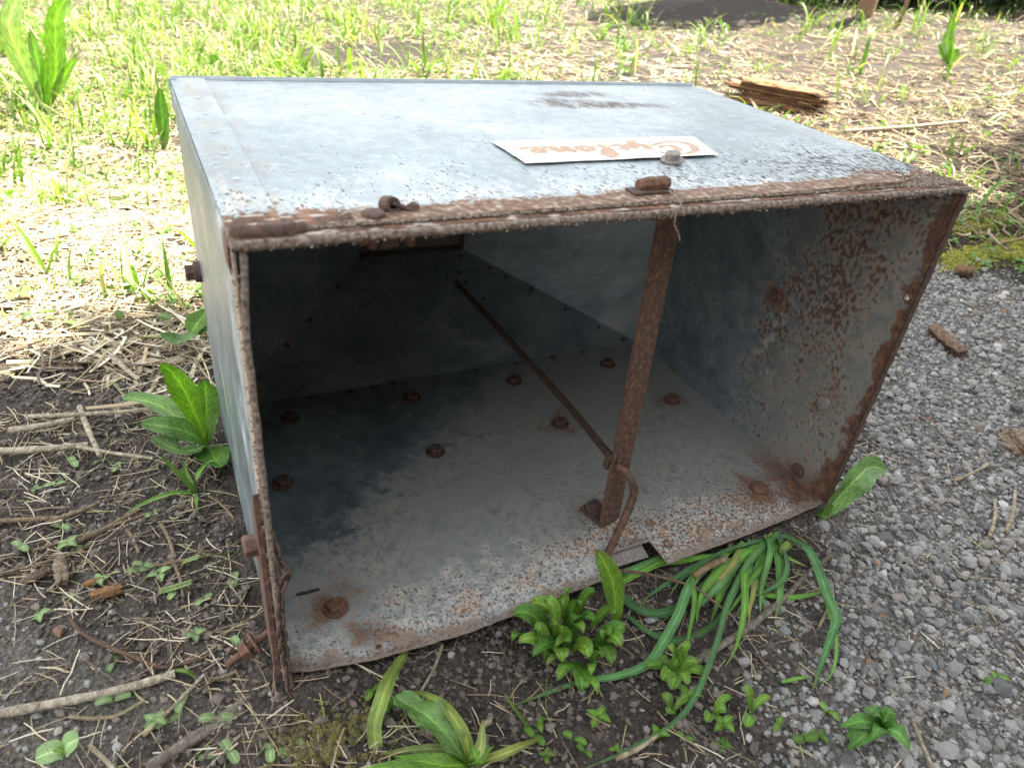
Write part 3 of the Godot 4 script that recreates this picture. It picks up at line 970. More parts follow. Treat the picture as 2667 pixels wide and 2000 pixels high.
	for b in [[0.452, -0.051], [0.351, -0.054], [0.453, -0.013]]:
		again("screw", screw, M.strip, hp, Transform3D(Basis(), Vector3(b[0], 0.0, b[1]) - hp.position))
	var tb := again("bolt", hex_mesh(0.0078, 0.0062), M.bolt_grey, hp, Transform3D(Basis(Vector3.UP, 0.5) * Basis(Vector3.BACK, 0.12), Vector3(0.412, H + 0.0034, -0.110) - hp.position))
	again("washer", round_mesh([[0.0112, -0.0004], [0.0112, 0.0012], [0.0070, 0.0013]], 24), M.bolt_grey, tb, Transform3D(Basis(), Vector3(0, -0.0014, 0)))
	again("rivet", round_mesh([[0.0084, -0.0004], [0.0080, 0.0020], [0.0062, 0.0030], [0.0001, 0.0032]], 20), M.rust_dark, hp, Transform3D(Basis(), Vector3(0.094, H + 0.0024, -0.0190) - hp.position))
	# upright strap, its foot, the long rod and the hook
	var s0 := Vector3(0.3865, H - 0.002, -0.066)
	var s1 := Vector3(0.4005, 0.004, -0.067)
	g = Geo.new()
	var ax := (s0 - s1).normalized()
	var wide := ax.cross(Vector3(0.22, 0, 0.975)).normalized()
	g.box(Basis(wide, ax, wide.cross(ax)), (s0 + s1) / 2, Vector3(0.0158, s0.distance_to(s1) / 2, 0.0026), 0.0008)
	var strap := obj("upright_strap", g, M.strap, hp)
	g = Geo.new()
	g.box(Basis(wide, Vector3.UP, wide.cross(Vector3.UP)), Vector3(0.397, 0.0030, -0.085), Vector3(0.0138, 0.0026, 0.020), 0.0008)
	obj("foot", g, M.rust_dark, strap)
	again("bolt", hexa, M.rust_dark, hp, Transform3D(Basis(Vector3.UP, 0.4), Vector3(0.392, 0.0056, -0.092) - hp.position))
	g = Geo.new()
	var rp := smooth_path([Vector3(0.404, 0.082, -0.589), Vector3(0.421, 0.067, -0.330), Vector3(0.415, 0.075, -0.200), Vector3(0.387, 0.104, -0.076), Vector3(0.384, 0.109, -0.064)], 0.008)
	g.tube(rp, same(rp.size(), 0.0050), 10, Color.WHITE, Color.WHITE, 0.08, n_clod)
	obj("stay_rod", g, M.rust_dark, hp)
	g = Geo.new()
	g.box(Basis(), Vector3(0.386, 0.095, -0.074), Vector3(0.0055, 0.0075, 0.004), 0.0015)
	obj("stay_rod_end", g, M.rust_dark, hp)
	g = Geo.new()
	rp = smooth_path([Vector3(0.392, 0.095, -0.066), Vector3(0.389, 0.101, -0.056), Vector3(0.396, 0.095, -0.046), Vector3(0.405, 0.075, -0.042), Vector3(0.403, 0.055, -0.040), Vector3(0.394, 0.032, -0.036), Vector3(0.383, 0.015, -0.030), Vector3(0.372, -0.001, -0.024)], 0.004)
	g.tube(rp, same(rp.size(), 0.0048), 12, Color.WHITE, Color.WHITE, 0.06, n_clod)
	obj("hook_rod", g, M.strap, hp)
	# bracket seen through the torn notch
	g = Geo.new()
	g.box(Basis(Vector3.RIGHT, 0.25), Vector3(0.398, -0.0120, -0.026), Vector3(0.030, 0.0012, 0.012), 0.0005)
	obj("bracket", g, M.bolt_grey, hp)
	# corroded latch remains on the top edge
	g = Geo.new()
	var la := Vector3(0.109, 0.434, -0.030)
	var lz := Vector3(0.128, 0.427, -0.025)
	var ld := (lz - la).normalized()
	var face_n := ld.cross(Vector3(0.2, 0.3, 0.93)).normalized()
	g.lathe(la, Vector3(0.15, 0.25, 0.95), [[0.0030, -0.006], [0.0058, -0.0065], [0.0062, 0.0], [0.0056, 0.0065], [0.0030, 0.006]], 14)
	g.box(Basis(ld, face_n, ld.cross(face_n)), la.lerp(lz, 0.52) - face_n * 0.001, Vector3(la.distance_to(lz) * 0.50, 0.0014, 0.0062), 0.0006)
	g.box(Basis(ld, face_n, ld.cross(face_n)) * Basis(Vector3.BACK, 0.35), la.lerp(lz, 0.28) + Vector3(-0.003, -0.0065, 0.004), Vector3(0.011, 0.0011, 0.0045), 0.0005)
	var latch := obj("latch", g, M.rust_dark, hp)
	for q in [[0.72, 0.003, 0.0042], [0.86, 0.004, 0.0050], [1.0, 0.001, 0.0055], [1.1, 0.0005, 0.0048], [0.92, -0.004, 0.004]]:
		var bs := Basis.from_euler(Vector3(q[0] * 9.0, q[0] * 23.0, q[0] * 5.0)).scaled(Vector3.ONE * q[2])
		again("rust_lump", pebble(90 + int(q[0] * 20.0), 0.5), M.rust_dark, latch, Transform3D(bs, la.lerp(lz, q[0]) + Vector3(0, q[1], 0) - hp.position))
	g = Geo.new()
	g.lathe(Vector3(0.331, H + 0.0090, -0.0300), Vector3(1, 0.06, 0.05), [[0.0001, -0.014], [0.0050, -0.0135], [0.0062, -0.004], [0.0055, 0.004], [0.0058, 0.012], [0.0045, 0.016], [0.0001, 0.017]], 8)
	obj("latch_pin", g, M.rust, hp)
	g = Geo.new()
	g.box(Basis(Vector3.UP, 0.05), Vector3(0.329, H + 0.0042, -0.0290), Vector3(0.020, 0.0014, 0.0075), 0.0006)
	obj("latch_base", g, M.rust_dark, hp)
	# ends of screws hanging under the rim
	for q in [[Vector3(0.089, 0.409, -0.024), 0.0048], [Vector3(0.094, 0.408, -0.018), 0.0040], [Vector3(0.121, 0.408, -0.018), 0.0040], [Vector3(0.330, 0.412, -0.018), 0.0034], [Vector3(0.586, 0.416, -0.020), 0.0040], [Vector3(0.616, 0.416, -0.020), 0.0040]]:
		var bot: Vector3 = q[0]
		obj("screw_end", stud(Vector3(bot.x, H - 0.002, bot.z), bot, q[1]), M.rust, hp)
	for q in [Vector3(0.105, 0.408, -0.020), Vector3(0.632, 0.413, -0.020)]:
		g = Geo.new()
		var mid: Vector3 = (q + Vector3(q.x, H, q.z)) / 2
		g.box(Basis(Vector3.BACK, 0.15), mid, Vector3(0.0075, (H - q.y) / 2 + 0.002, 0.0022), 0.0020)
		obj("tab", g, M.rust_dark, hp)
	# rusty plate and bolts on the outside of the left-hand wall
	g = Geo.new()
	var poly := [Vector2(0.222, -0.004), Vector2(0.185, -0.030), Vector2(0.120, -0.046), Vector2(0.040, -0.044), Vector2(0.005, -0.026), Vector2(-0.006, -0.004)]
	var fo := []
	var fi := []
	for p in poly:
		fo.append(Vector3(-0.0058, p.x, p.y))
		fi.append(Vector3(-0.0012, p.x, p.y))
	g.face(fo)
	for k in poly.size():
		var k2 := (k + 1) % poly.size()
		g.face([fo[k], fi[k], fi[k2], fo[k2]])
	obj("side_plate", g, M.rust_red, hp)
	var big := hex_mesh(0.0095, 0.0110)
	var sb := again("bolt", big, M.rust_red, hp, Transform3D(stand(Vector3.LEFT, 0.3), Vector3(-0.0058, 0.150, -0.024) - hp.position))
	again("nut", hex_mesh(0.0095, 0.0075), M.rust, sb, Transform3D(Basis(Vector3.RIGHT, PI), Vector3(0, -0.0078, 0)))
	var bb := again("bolt", hex_mesh(0.0095, 0.009), M.rust_dark, hp, Transform3D(stand(Vector3.LEFT, 0.3), Vector3(-0.0078, 0.228, -0.402) - hp.position))
	again("washer", round_mesh([[0.0125, 0.0], [0.0125, 0.008], [0.010, 0.009]], 18), M.rust_dark, bb, Transform3D(Basis(), Vector3(0, -0.009, 0)))
	var dir := Vector3(-0.86, -0.34, 0.22).normalized()
	var b0 := Vector3(-0.004, 0.014, -0.042)
	var sd := obj("long_bolt", stud(b0, b0 + dir * 0.046, 0.0040), M.rust, hp)
	g = Geo.new()
	g.lathe(b0 + dir * 0.014, dir, [[0.0040, 0.0], [0.0125, 0.0], [0.0125, 0.0024], [0.0040, 0.0024]], 22)
	obj("washer", g, M.rust, sd)
	g = Geo.new()
	g.lathe(b0 + dir * 0.0215, dir, [[0.0040, 0.0], [0.0110, 0.0], [0.0110, 0.0024], [0.0080, 0.003], [0.0080, 0.0085], [0.0040, 0.0090]], 6)
	obj("nut", g, M.rust, sd)
	# crusts of dried earth on rim, corner and lip
	var kinds := []
	for k in 3:
		kinds.append(pebble(40 + k, 0.55))
	for k in 3:
		var xs: Array[Transform3D] = []
		var cs: Array[Color] = []
		for j in 1100:
			var p: Vector3
			var r := rng.randf_range(0.0006, 0.0019)
			var where := rng.randf()
			if where < 0.34:
				var x := W * rng.randf()
				p = Vector3(x, H + 0.0010 + r * 0.3, -0.0058 - 0.0028 * rng.randf())
				r *= 1.1
			elif where < 0.62:
				var x := W - absf(rng.randfn(0.0, 0.085))
				p = Vector3(clampf(x, 0.42, W - 0.002), H + r * 0.4, -0.004 - absf(rng.randfn(0.0, 0.016)))
				r *= 1.15
			elif where < 0.74:
				var an := rng.randf_range(-2.2, 1.2)
				p = Vector3(W * rng.randf(), H - 0.0034 + 0.0042 * sin(an), 0.0020 + 0.0042 * cos(an))
			elif where < 0.93:
				var x := W * pow(rng.randf(), 1.4)
				p = Vector3(x, -0.002, lip(x) - 0.0015 - absf(rng.randfn(0.0, 0.004)))
				p.y = r * 0.3 - (0.003 * sin(PI * x / W)) * ss(0.06, 0.0, -p.z) - rng.randf() * 0.0012
			else:
				var y := H * rng.randf()
				p = Vector3(rng.randf_range(-0.0005, 0.003), y, 0.003 - absf(rng.randfn(0, 0.006)))
				p.x = -0.0004 if p.z < -0.001 else p.x
			var b := Basis.from_euler(Vector3(rng.randf() * TAU, rng.randf() * TAU, rng.randf() * TAU)).scaled(Vector3(r, r * 0.8, r))
			xs.append(Transform3D(b, p - hp.position))
			var tone := rng.randf_range(0.6, 1.35)
			cs.append(Color(0.17 * tone, 0.135 * tone, 0.108 * tone))
		var mi := scatter("dried_dirt", kinds[k], M.clod, xs, cs, hp)
		tag(mi, "", "", "", "stuff")


# an angular little stone
func pebble(s: int, rough: float) -> ArrayMesh:
	var r := RandomNumberGenerator.new()
	r.seed = s
	var pts := []
	var t := (1.0 + sqrt(5.0)) / 2.0
	for p in [[-1, t, 0], [1, t, 0], [-1, -t, 0], [1, -t, 0], [0, -1, t], [0, 1, t], [0, -1, -t], [0, 1, -t], [t, 0, -1], [t, 0, 1], [-t, 0, -1], [-t, 0, 1]]:
		pts.append(Vector3(p[0], p[1], p[2]).normalized() * (1.0 + rough * r.randf_range(-0.6, 0.6)) * Vector3(1.0, 0.62, 0.85))
	var g := Geo.new()
	for f in [[0, 11, 5], [0, 5, 1], [0, 1, 7], [0, 7, 10], [0, 10, 11], [1, 5, 9], [5, 11, 4], [11, 10, 2], [10, 7, 6], [7, 1, 8], [3, 9, 4], [3, 4, 2], [3, 2, 6], [3, 6, 8], [3, 8, 9], [4, 9, 5], [2, 4, 11], [6, 2, 10], [8, 6, 7], [9, 8, 1]]:
		g.face([pts[f[0]], pts[f[2]], pts[f[1]]])
	return g.mesh()


func scatter(called: String, mesh: Mesh, m: Material, xs: Array[Transform3D], cs: Array[Color], parent: Node3D = null) -> MultiMeshInstance3D:
	var mm := MultiMesh.new()
	mm.transform_format = MultiMesh.TRANSFORM_3D
	mm.use_colors = true
	mm.mesh = mesh
	mm.instance_count = xs.size()
	for k in xs.size():
		mm.set_instance_transform(k, xs[k])
		mm.set_instance_color(k, cs[k])
	var o := MultiMeshInstance3D.new()
	o.multimesh = mm
	o.material_override = m
	if parent:
		o.name = called
		parent.add_child(o, true)
	else:
		o.name = numbered(called)
		add_child(o)
	return o


func build_chain() -> void:
	var ch := thing("rusty_chain", "thin rusty chain hanging inside the hopper corner and trailing onto the soil", "chain", Vector3(0.03, 0.0, 0.02))
	var g := Geo.new()
	var path := []
	for k in 14:
		var an := TAU * k / 13.0
		var q := Vector3(cos(an) * 0.0036, 0, sin(an) * 0.0085)
		path.append(q)
	g.tube(path, same(14, 0.0016), 6)
	var link := g.mesh()
	var line := smooth_path([Vector3(0.006, 0.164, 0.001), Vector3(0.007, 0.151, 0.003), Vector3(0.010, 0.140, 0.006), Vector3(0.010, 0.131, 0.007), Vector3(0.005, 0.118, 0.004), Vector3(0.004, 0.095, 0.005), Vector3(0.003, 0.071, 0.006), Vector3(0.003, 0.046, 0.006), Vector3(0.004, 0.020, 0.007), Vector3(0.004, 0.002, 0.010), Vector3(0.005, -0.010, 0.017), Vector3(0.009, -0.016, 0.029), Vector3(0.015, -0.016, 0.045), Vector3(0.027, -0.016, 0.056), Vector3(0.031, -0.016, 0.065), Vector3(0.021, -0.016, 0.072), Vector3(0.011, -0.016, 0.084), Vector3(0.001, -0.016, 0.087)], 0.0098)
	for k in line.size() - 1:
		var d: Vector3 = (line[k + 1] - line[k]).normalized()
		var e := d.cross(Vector3(0.3, 0.9, 0.2)).normalized()
		var b := Basis(e, d.cross(e), d)
		b = b.orthonormalized() * Basis(Vector3.BACK, (PI / 2 if k % 2 == 0 else 0.0) + rng.randf_range(-0.35, 0.35))
		again("link", link, M.rust_dark, ch, Transform3D(b, line[k] - ch.position))


# ---------------------------------------------------------------- ground
func relief(x: float, z: float, gr: float) -> float:
	return (0.0095 * n_soil.get_noise_2d(x, z) + 0.0060 * n_clod.get_noise_2d(x, z)) * lerpf(1.0, 0.45, gr)


func surf(x: float, z: float) -> float:
	var gr := gravel_at(x, z) if x > 0.3 and x < 4.0 and z > -2.0 else 0.0
	gr = maxf(gr, packed(x, z))
	var y := ground_y(x, z) + relief(x, z, gr)
	if x > -0.002 and x < W + 0.01 and z < 0.012 and z > -D - 0.24:
		y = minf(y, -0.006)
	return y


func packed(x: float, z: float) -> float:           # trodden, gritty path in the near left corner
	if x > 0.1 or z < -0.5:
		return 0.0
	return clampf(0.5 + (inside_by(path_edge, Vector2(x, z)) + 0.05 * n_zone.get_noise_2d(x + 7.0, z)) / 0.05, 0.0, 1.0)


func lines(lo: float, hi: float, step: float, far_lo: float, far_hi: float) -> PackedFloat32Array:
	var a := []
	var v := lo
	while v <= hi:
		a.append(v)
		v += step
	var d := step
	v = lo
	while v > far_lo:
		d *= 1.13
		v -= d
		a.push_front(v)
	d = step
	v = hi
	while v < far_hi:
		d *= 1.13
		v += d
		a.append(v)
	return PackedFloat32Array(a)


func build_ground() -> void:
	var xs := lines(-0.55, 1.9, 0.0075, -40.0, 45.0)
	var zs := lines(-1.15, 0.62, 0.0075, -45.0, 25.0)
	var g := Geo.new()
	var nx := xs.size()
	var nz := zs.size()
	for x in xs:
		for z in zs:
			var far := x < -3.0 or x > 9.0 or z < -10.0 or z > 3.0
			var gr := 0.0 if far or x < 0.3 or z < -2.0 else gravel_at(x, z)
			var pk := packed(x, z)
			var y := ground_y(x, z) + relief(x, z, maxf(gr, pk))
			if x > -0.002 and x < W + 0.01 and z < 0.012 and z > -D - 0.24:
				y = minf(y, -0.006)
			var w := n_wide.get_noise_2d(x, z)
			var f := n_soil.get_noise_2d(x + 30.0, z)
			var c := Vector3(0.080, 0.066, 0.056).lerp(Vector3(0.155, 0.130, 0.110), clampf(0.5 + 0.5 * w + 0.6 * f, 0, 1))
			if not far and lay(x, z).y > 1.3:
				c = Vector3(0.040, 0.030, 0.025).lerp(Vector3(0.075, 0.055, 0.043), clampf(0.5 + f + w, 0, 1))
			c = c.lerp(Vector3(0.26, 0.245, 0.228) * (1.0 + 0.3 * f), gr)
			c = c.lerp(Vector3(0.215, 0.196, 0.172) * (1.0 + 0.3 * f), pk)
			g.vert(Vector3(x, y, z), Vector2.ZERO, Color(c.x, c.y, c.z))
	for a in nx - 1:
		for b in nz - 1:
			g.quad(a * nz + b, (a + 1) * nz + b, (a + 1) * nz + b + 1, a * nz + b + 1)
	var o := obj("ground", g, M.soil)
	tag(o, "", "", "", "structure")


func free_of_hopper(x: float, z: float) -> bool:
	return not (x > -0.012 and x < W + 0.004 and z < 0.0 and z > -D - 0.03) and not (x > 0.0 and x < W and z < -D + 0.01 and z > -0.66)


func tumble() -> Basis:
	return Basis.from_euler(Vector3(rng.randfn(0, 0.35), rng.randf() * TAU, rng.randfn(0, 0.35)))


func stone_colour() -> Color:
	var k := rng.randf()
	var t := rng.randf_range(0.95, 1.45)
	var c := Vector3(0.262, 0.252, 0.240)
	if k < 0.22:
		c = Vector3(0.185, 0.183, 0.182)
	elif k < 0.40:
		c = Vector3(0.325, 0.312, 0.298)
	elif k < 0.52:
		c = Vector3(0.265, 0.232, 0.203)
	elif k < 0.58:
		c = Vector3(0.43, 0.42, 0.405)
	elif k < 0.61:
		c = Vector3(0.115, 0.115, 0.118)
	elif k < 0.616:
		c = Vector3(0.26, 0.15, 0.09)
	c *= t
	return Color(c.x, c.y, c.z)


func build_stones() -> void:
	var kinds := []
	for k in 6:
		kinds.append(pebble(k + 1, 0.5))
	var xs := []
	var cs := []
	for k in 6:
		var a: Array[Transform3D] = []
		var b: Array[Color] = []
		xs.append(a)
		cs.append(b)
	for k in 165000:
		var x := rng.randf_range(0.3, 2.3)
		var z := rng.randf_range(-1.25, 0.55)
		var gr := gravel_at(x, z)
		if rng.randf() > 0.03 + 0.97 * gr or not free_of_hopper(x, z):
			continue
		var r := clampf(0.0023 * exp(rng.randfn(0, 0.55)), 0.0010, 0.0095)
		xs[k % 6].append(Transform3D(tumble().scaled(Vector3(r, r, r)), Vector3(x, surf(x, z) + r * 0.22, z)))
		cs[k % 6].append(stone_colour())
	for k in 9000:                                   # grit on the trodden path and in the soil
		var x := rng.randf_range(-0.45, 0.9)
		var z := rng.randf_range(-0.6, 0.5)
		if not free_of_hopper(x, z) or rng.randf() > 0.22 + 0.78 * packed(x, z):
			continue
		var r := clampf(0.0020 * exp(rng.randfn(0, 0.45)), 0.0009, 0.006)
		xs[k % 6].append(Transform3D(tumble().scaled(Vector3(r, r, r)), Vector3(x, surf(x, z) + r * 0.2, z)))
		cs[k % 6].append(stone_colour())
	for k in 6:
		var o := scatter("gravel", kinds[k], M.stone, xs[k], cs[k])
		tag(o, "", "", "", "stuff")
		o.set_meta("label", "grey crushed stone gravel beside the hopper")
		o.set_meta("category", "gravel")
	# the larger stones, one by one
	var gp := "larger stones lying in the gravel"
	var n := 0
	while n < 64:
		var x := rng.randf_range(0.35, 1.7)
		var z := rng.randf_range(-0.6, 0.45)
		if gravel_at(x, z) < 0.35 or not free_of_hopper(x, z):
			continue
		var r := rng.randf_range(0.008, 0.0145)
		var o := MeshInstance3D.new()
		o.mesh = kinds[n % 6]
		var m: StandardMaterial3D = M["stone_%d" % (n % 3)]
		o.material_override = m
		o.name = numbered("stone")
		add_child(o)
		o.transform = Transform3D(Basis(Vector3.UP, rng.randf() * TAU) * Basis(Vector3.RIGHT, rng.randfn(0, 0.25)).scaled(Vector3(r, r * 0.9, r)), Vector3(x, surf(x, z) + r * 0.3, z))
		tag(o, ["pale grey angular stone lying on the gravel", "slate dark angular stone lying on the gravel", "brownish angular stone lying on the gravel"][n % 3], "stone", gp)
		n += 1
	# crumbs of soil
	var ca: Array[Transform3D] = []
	var cb: Array[Color] = []
	var da: Array[Transform3D] = []
	var db: Array[Color] = []
	for k in 120000:
		var x := rng.randf_range(-0.42, 1.0)
		var z := rng.randf_range(-0.75, 0.52)
		if not free_of_hopper(x, z) or rng.randf() < gravel_at(x, z) * 0.9 or rng.randf() < packed(x, z) * 0.75:
			continue
		var cl := n_zone.get_noise_2d(x * 2.0 + 40.0, z * 2.0)
		if rng.randf() > 0.62 + 1.0 * cl:
			continue
		var r := clampf(0.0017 * exp(rng.randfn(0, 0.50)), 0.0007, 0.0062)
		var t := rng.randf_range(0.55, 1.5)
		var xf := Transform3D(Basis.from_euler(Vector3(rng.randf() * TAU, rng.randf() * TAU, 0)).scaled(Vector3(r, r * 0.9, r)), Vector3(x, surf(x, z) + r * 0.2, z))
		var col := Color(0.110 * t, 0.090 * t, 0.076 * t)
		if k % 2 == 0:
			ca.append(xf)
			cb.append(col)
		else:
			da.append(xf)
			db.append(col)
	for e in [[ca, cb, 21], [da, db, 22]]:
		var o := scatter("soil_crumbs", pebble(e[2], 0.75), M.clod, e[0], e[1])
		tag(o, "dark crumbs of loose soil round the hopper", "soil", "", "stuff")


# ---------------------------------------------------------------- litter and grass
func straw_mesh(s: int) -> ArrayMesh:
	var r := RandomNumberGenerator.new()
	r.seed = s
	var g := Geo.new()
	var path := []
	var rad := []
	var bend := r.randf_range(-0.05, 0.05)
	var kink := r.randf_range(-0.06, 0.06) if s % 2 == 0 else 0.0
	for k in 5:
		var t := k / 4.0 - 0.5
		path.append(Vector3(t, 0.02 * r.randf_range(-0.3, 0.5), bend * t * t * 4.0 + (kink if k > 2 else 0.0)))
		rad.append(1.0 - 0.35 * absf(t))
	g.tube(path, rad, 5)
	# radii were made in units of thickness: flatten them to a hundredth of the length
	for k in g.v.size():
		var ring := mini(k / 5, 4)
		if k < 25:
			g.v[k] = path[ring] + (g.v[k] - path[ring]) * 0.016
		else:
			var e := 0 if k < 30 else 4
			g.v[k] = path[e] + (g.v[k] - path[e]) * 0.016
	return g.mesh()


func blade_mesh(s: int) -> ArrayMesh:
	var r := RandomNumberGenerator.new()
	r.seed = s
	var g := Geo.new()
	var lean := r.randf_range(0.2, 0.9)
	var last := []
	for k in 7:
		var t := k / 6.0
		var w := 0.030 * (1.0 - pow(t, 2.2)) * (0.6 + 0.4 * minf(1.0, t * 4.0)) + 0.0008
		var y := t * (1.0 - 0.35 * lean * t) - maxf(0.0, t - 0.6) * lean * 0.8
		var x := lean * t * t * 0.9
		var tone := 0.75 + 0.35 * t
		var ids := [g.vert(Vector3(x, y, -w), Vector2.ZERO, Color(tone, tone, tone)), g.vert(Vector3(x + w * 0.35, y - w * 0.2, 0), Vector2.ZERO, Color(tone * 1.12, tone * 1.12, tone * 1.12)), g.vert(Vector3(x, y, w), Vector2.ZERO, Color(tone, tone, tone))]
		if last:
			g.quad(last[0], last[1], ids[1], ids[0])
			g.quad(last[1], last[2], ids[2], ids[1])
		last = ids
	return g.mesh()


func oval_mesh(s: int) -> ArrayMesh:
	var r := RandomNumberGenerator.new()
	r.seed = s
	var g := Geo.new()
	var last := []
	for k in 6:
		var t := k / 5.0
		var w := 0.42 * pow(sin(PI * (0.08 + 0.90 * t)), 0.75)
		var y := 0.25 * sin(t * 2.2)
		var ids := [g.vert(Vector3(t, y + 0.12 * w, -w)), g.vert(Vector3(t, y, 0), Vector2.ZERO, Color(1.2, 1.2, 1.1)), g.vert(Vector3(t, y + 0.12 * w, w))]
		if last:
			g.quad(last[0], last[1], ids[1], ids[0])
			g.quad(last[1], last[2], ids[2], ids[1])
		last = ids
	return g.mesh()


func greenness(s: float, t: float, x: float, z: float) -> float:
	var p := n_patch.get_noise_2d(x, z)
	var k := 0.0
	var left := ss(0.25, -0.85, s / maxf(t, 0.5) * 2.2)
	k = left * (0.03 + 0.27 * ss(1.4, 2.2, t) + 0.45 * ss(2.4, 3.4, t)) + (1.0 - left) * (0.05 + 0.22 * ss(4.0, 6.0, t))
	k *= clampf(1.0 + 2.4 * p + 0.8 * n_zone.get_noise_2d(x * 0.6 + 5.0, z * 0.6), 0.05, 2.2)
	if pow(x - 1.2, 2) / 0.25 + pow(z + 3.8, 2) / 0.15 < 1.0:
		k *= 0.15
	if pow(x - 4.1, 2) + pow(z + 4.45, 2) < 0.6:
		k *= 0.1
	return clampf(k, 0.0, 1.0)


func straw_colour() -> Color:
	var k := rng.randf()
	var t := rng.randf_range(0.7, 1.2)
	var c := Vector3(0.47, 0.385, 0.245)
	if k < 0.26:
		c = Vector3(0.58, 0.52, 0.39)
	elif k < 0.46:
		c = Vector3(0.33, 0.245, 0.155)
	elif k < 0.66:
		c = Vector3(0.19, 0.135, 0.09)
	elif k < 0.74:
		c = Vector3(0.36, 0.36, 0.16)
	c *= t
	return Color(c.x, c.y, c.z)


func build_litter() -> void:
	var sa := []
	var sc := []
	var ga := []
	var gc := []
	for k in 4:
		var a: Array[Transform3D] = []
		var b: Array[Color] = []
		sa.append(a)
		sc.append(b)
		var a2: Array[Transform3D] = []
		var b2: Array[Color] = []
		ga.append(a2)
		gc.append(b2)
	# straw
	for k in 112000:
		var t := 0.80 * pow(13.0, pow(rng.randf(), 0.85))
		var s := rng.randf_range(-0.80, 0.80) * t
		var q := spot(s, t)
		if not free_of_hopper(q.x, q.y):
			continue
		var dens := 0.75 + 0.9 * n_patch.get_noise_2d(q.x + 20.0, q.y)
		dens *= ss(0.82, 1.05, t - 0.1 * n_zone.get_noise_2d(q.x, q.y))
		if s > 0.2:
			dens *= ss(1.55, 1.95, t + 0.15 * n_zone.get_noise_2d(q.x, q.y))
		if s > 0.2:
			dens *= 0.75
		if pow(q.x - 1.2, 2) / 0.3 + pow(q.y + 3.8, 2) / 0.2 < 1.0 or pow(q.x - 4.1, 2) + pow(q.y + 4.45, 2) < 0.5:
			dens *= 0.12
		if rng.randf() > dens:
			continue
		var ln := rng.randf_range(0.02, 0.11) * (1.0 + 1.1 * pow(rng.randf(), 4.0))
		var th := (0.35 + 1.75 * pow(rng.randf(), 2.2)) * (0.08 / ln)
		var b := Basis(Vector3.UP, rng.randf() * TAU) * Basis(Vector3.BACK, rng.randfn(0, 0.13)) * Basis(Vector3.RIGHT, rng.randfn(0, 0.5))
		b = b * Basis.from_scale(Vector3(ln, ln * th * 0.45, ln * th * rng.randf_range(0.8, 2.2)))
		sa[k % 4].append(Transform3D(b, Vector3(q.x, surf(q.x, q.y) + 0.002 + 0.012 * pow(rng.randf(), 2.0), q.y)))
		var hue := straw_colour()
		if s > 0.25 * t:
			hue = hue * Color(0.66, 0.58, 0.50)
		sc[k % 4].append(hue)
	# fine bits of straw in the shaded soil
	for k in 15000:
		var x := rng.randf_range(-0.42, 1.0)
		var z := rng.randf_range(-0.55, 0.5)
		var near_left := ss(0.15, -0.05, x)
		if not free_of_hopper(x, z) or rng.randf() > (0.35 + 0.65 * near_left) * (0.7 + n_zone.get_noise_2d(x + 3.0, z)) * (1.0 - 0.75 * gravel_at(x, z)) * (1.0 - 0.75 * packed(x, z)):
			continue
		var ln := rng.randf_range(0.008, 0.055)
		var th := rng.randf_range(0.3, 1.0) * (0.05 / ln)
		var b := Basis(Vector3.UP, rng.randf() * TAU) * Basis(Vector3.BACK, rng.randfn(0, 0.12)) * Basis(Vector3.RIGHT, rng.randf() * TAU)
		b = b * Basis.from_scale(Vector3(ln, ln * th, ln * th))
		sa[k % 4].append(Transform3D(b, Vector3(x, surf(x, z) + 0.0025, z)))
		sc[k % 4].append(straw_colour())
	for k in 4:
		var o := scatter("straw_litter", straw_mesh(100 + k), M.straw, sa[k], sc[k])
		tag(o, "pale dry straw littered over the ground", "straw", "", "stuff")
	# grass in tufts
	for k in 15000:
		var t := 1.10 * pow(9.5, rng.randf())
		var s := rng.randf_range(-0.82, 0.82) * t
		var q := spot(s, t)
		if not free_of_hopper(q.x, q.y) or rng.randf() > greenness(s, t, q.x, q.y):
			continue
		var n := rng.randi_range(1, 8)
		var tall := rng.randf_range(0.04, 0.19) * (1.0 + 0.35 * ss(2.5, 4.0, t))
		var tint := rng.randf()
		for j in n:
			var x := q.x + rng.randfn(0, 0.024)
			var z := q.y + rng.randfn(0, 0.024)
			if (x > -0.015 and x < W + 0.06 and z > -0.74 and z < 0.0) or (x > 0.7 and z > -1.3 and gravel_at(x, z) > 0.12):
				continue
			var ln := tall * rng.randf_range(0.6, 1.25)
			var b := Basis(Vector3.UP, rng.randf() * TAU) * Basis(Vector3.BACK, -rng.randf_range(-0.1, 0.95))
			b = b * Basis.from_scale(Vector3(ln, ln, ln * rng.randf_range(0.45, 1.25)))
			ga[(k + j) % 4].append(Transform3D(b, Vector3(x, surf(x, z) - 0.002, z)))
			var c := Vector3(0.105, 0.215, 0.030).lerp(Vector3(0.19, 0.28, 0.055), tint) * rng.randf_range(0.8, 1.2)
			if rng.randf() < 0.22:
				c = Vector3(0.44, 0.39, 0.22)
			gc[(k + j) % 4].append(Color(c.x, c.y, c.z))
	for k in 4:
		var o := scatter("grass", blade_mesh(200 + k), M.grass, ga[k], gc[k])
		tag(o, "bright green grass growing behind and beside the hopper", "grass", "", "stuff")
	# low broad-leaved weeds
	var wa: Array[Transform3D] = []
	var wc: Array[Color] = []
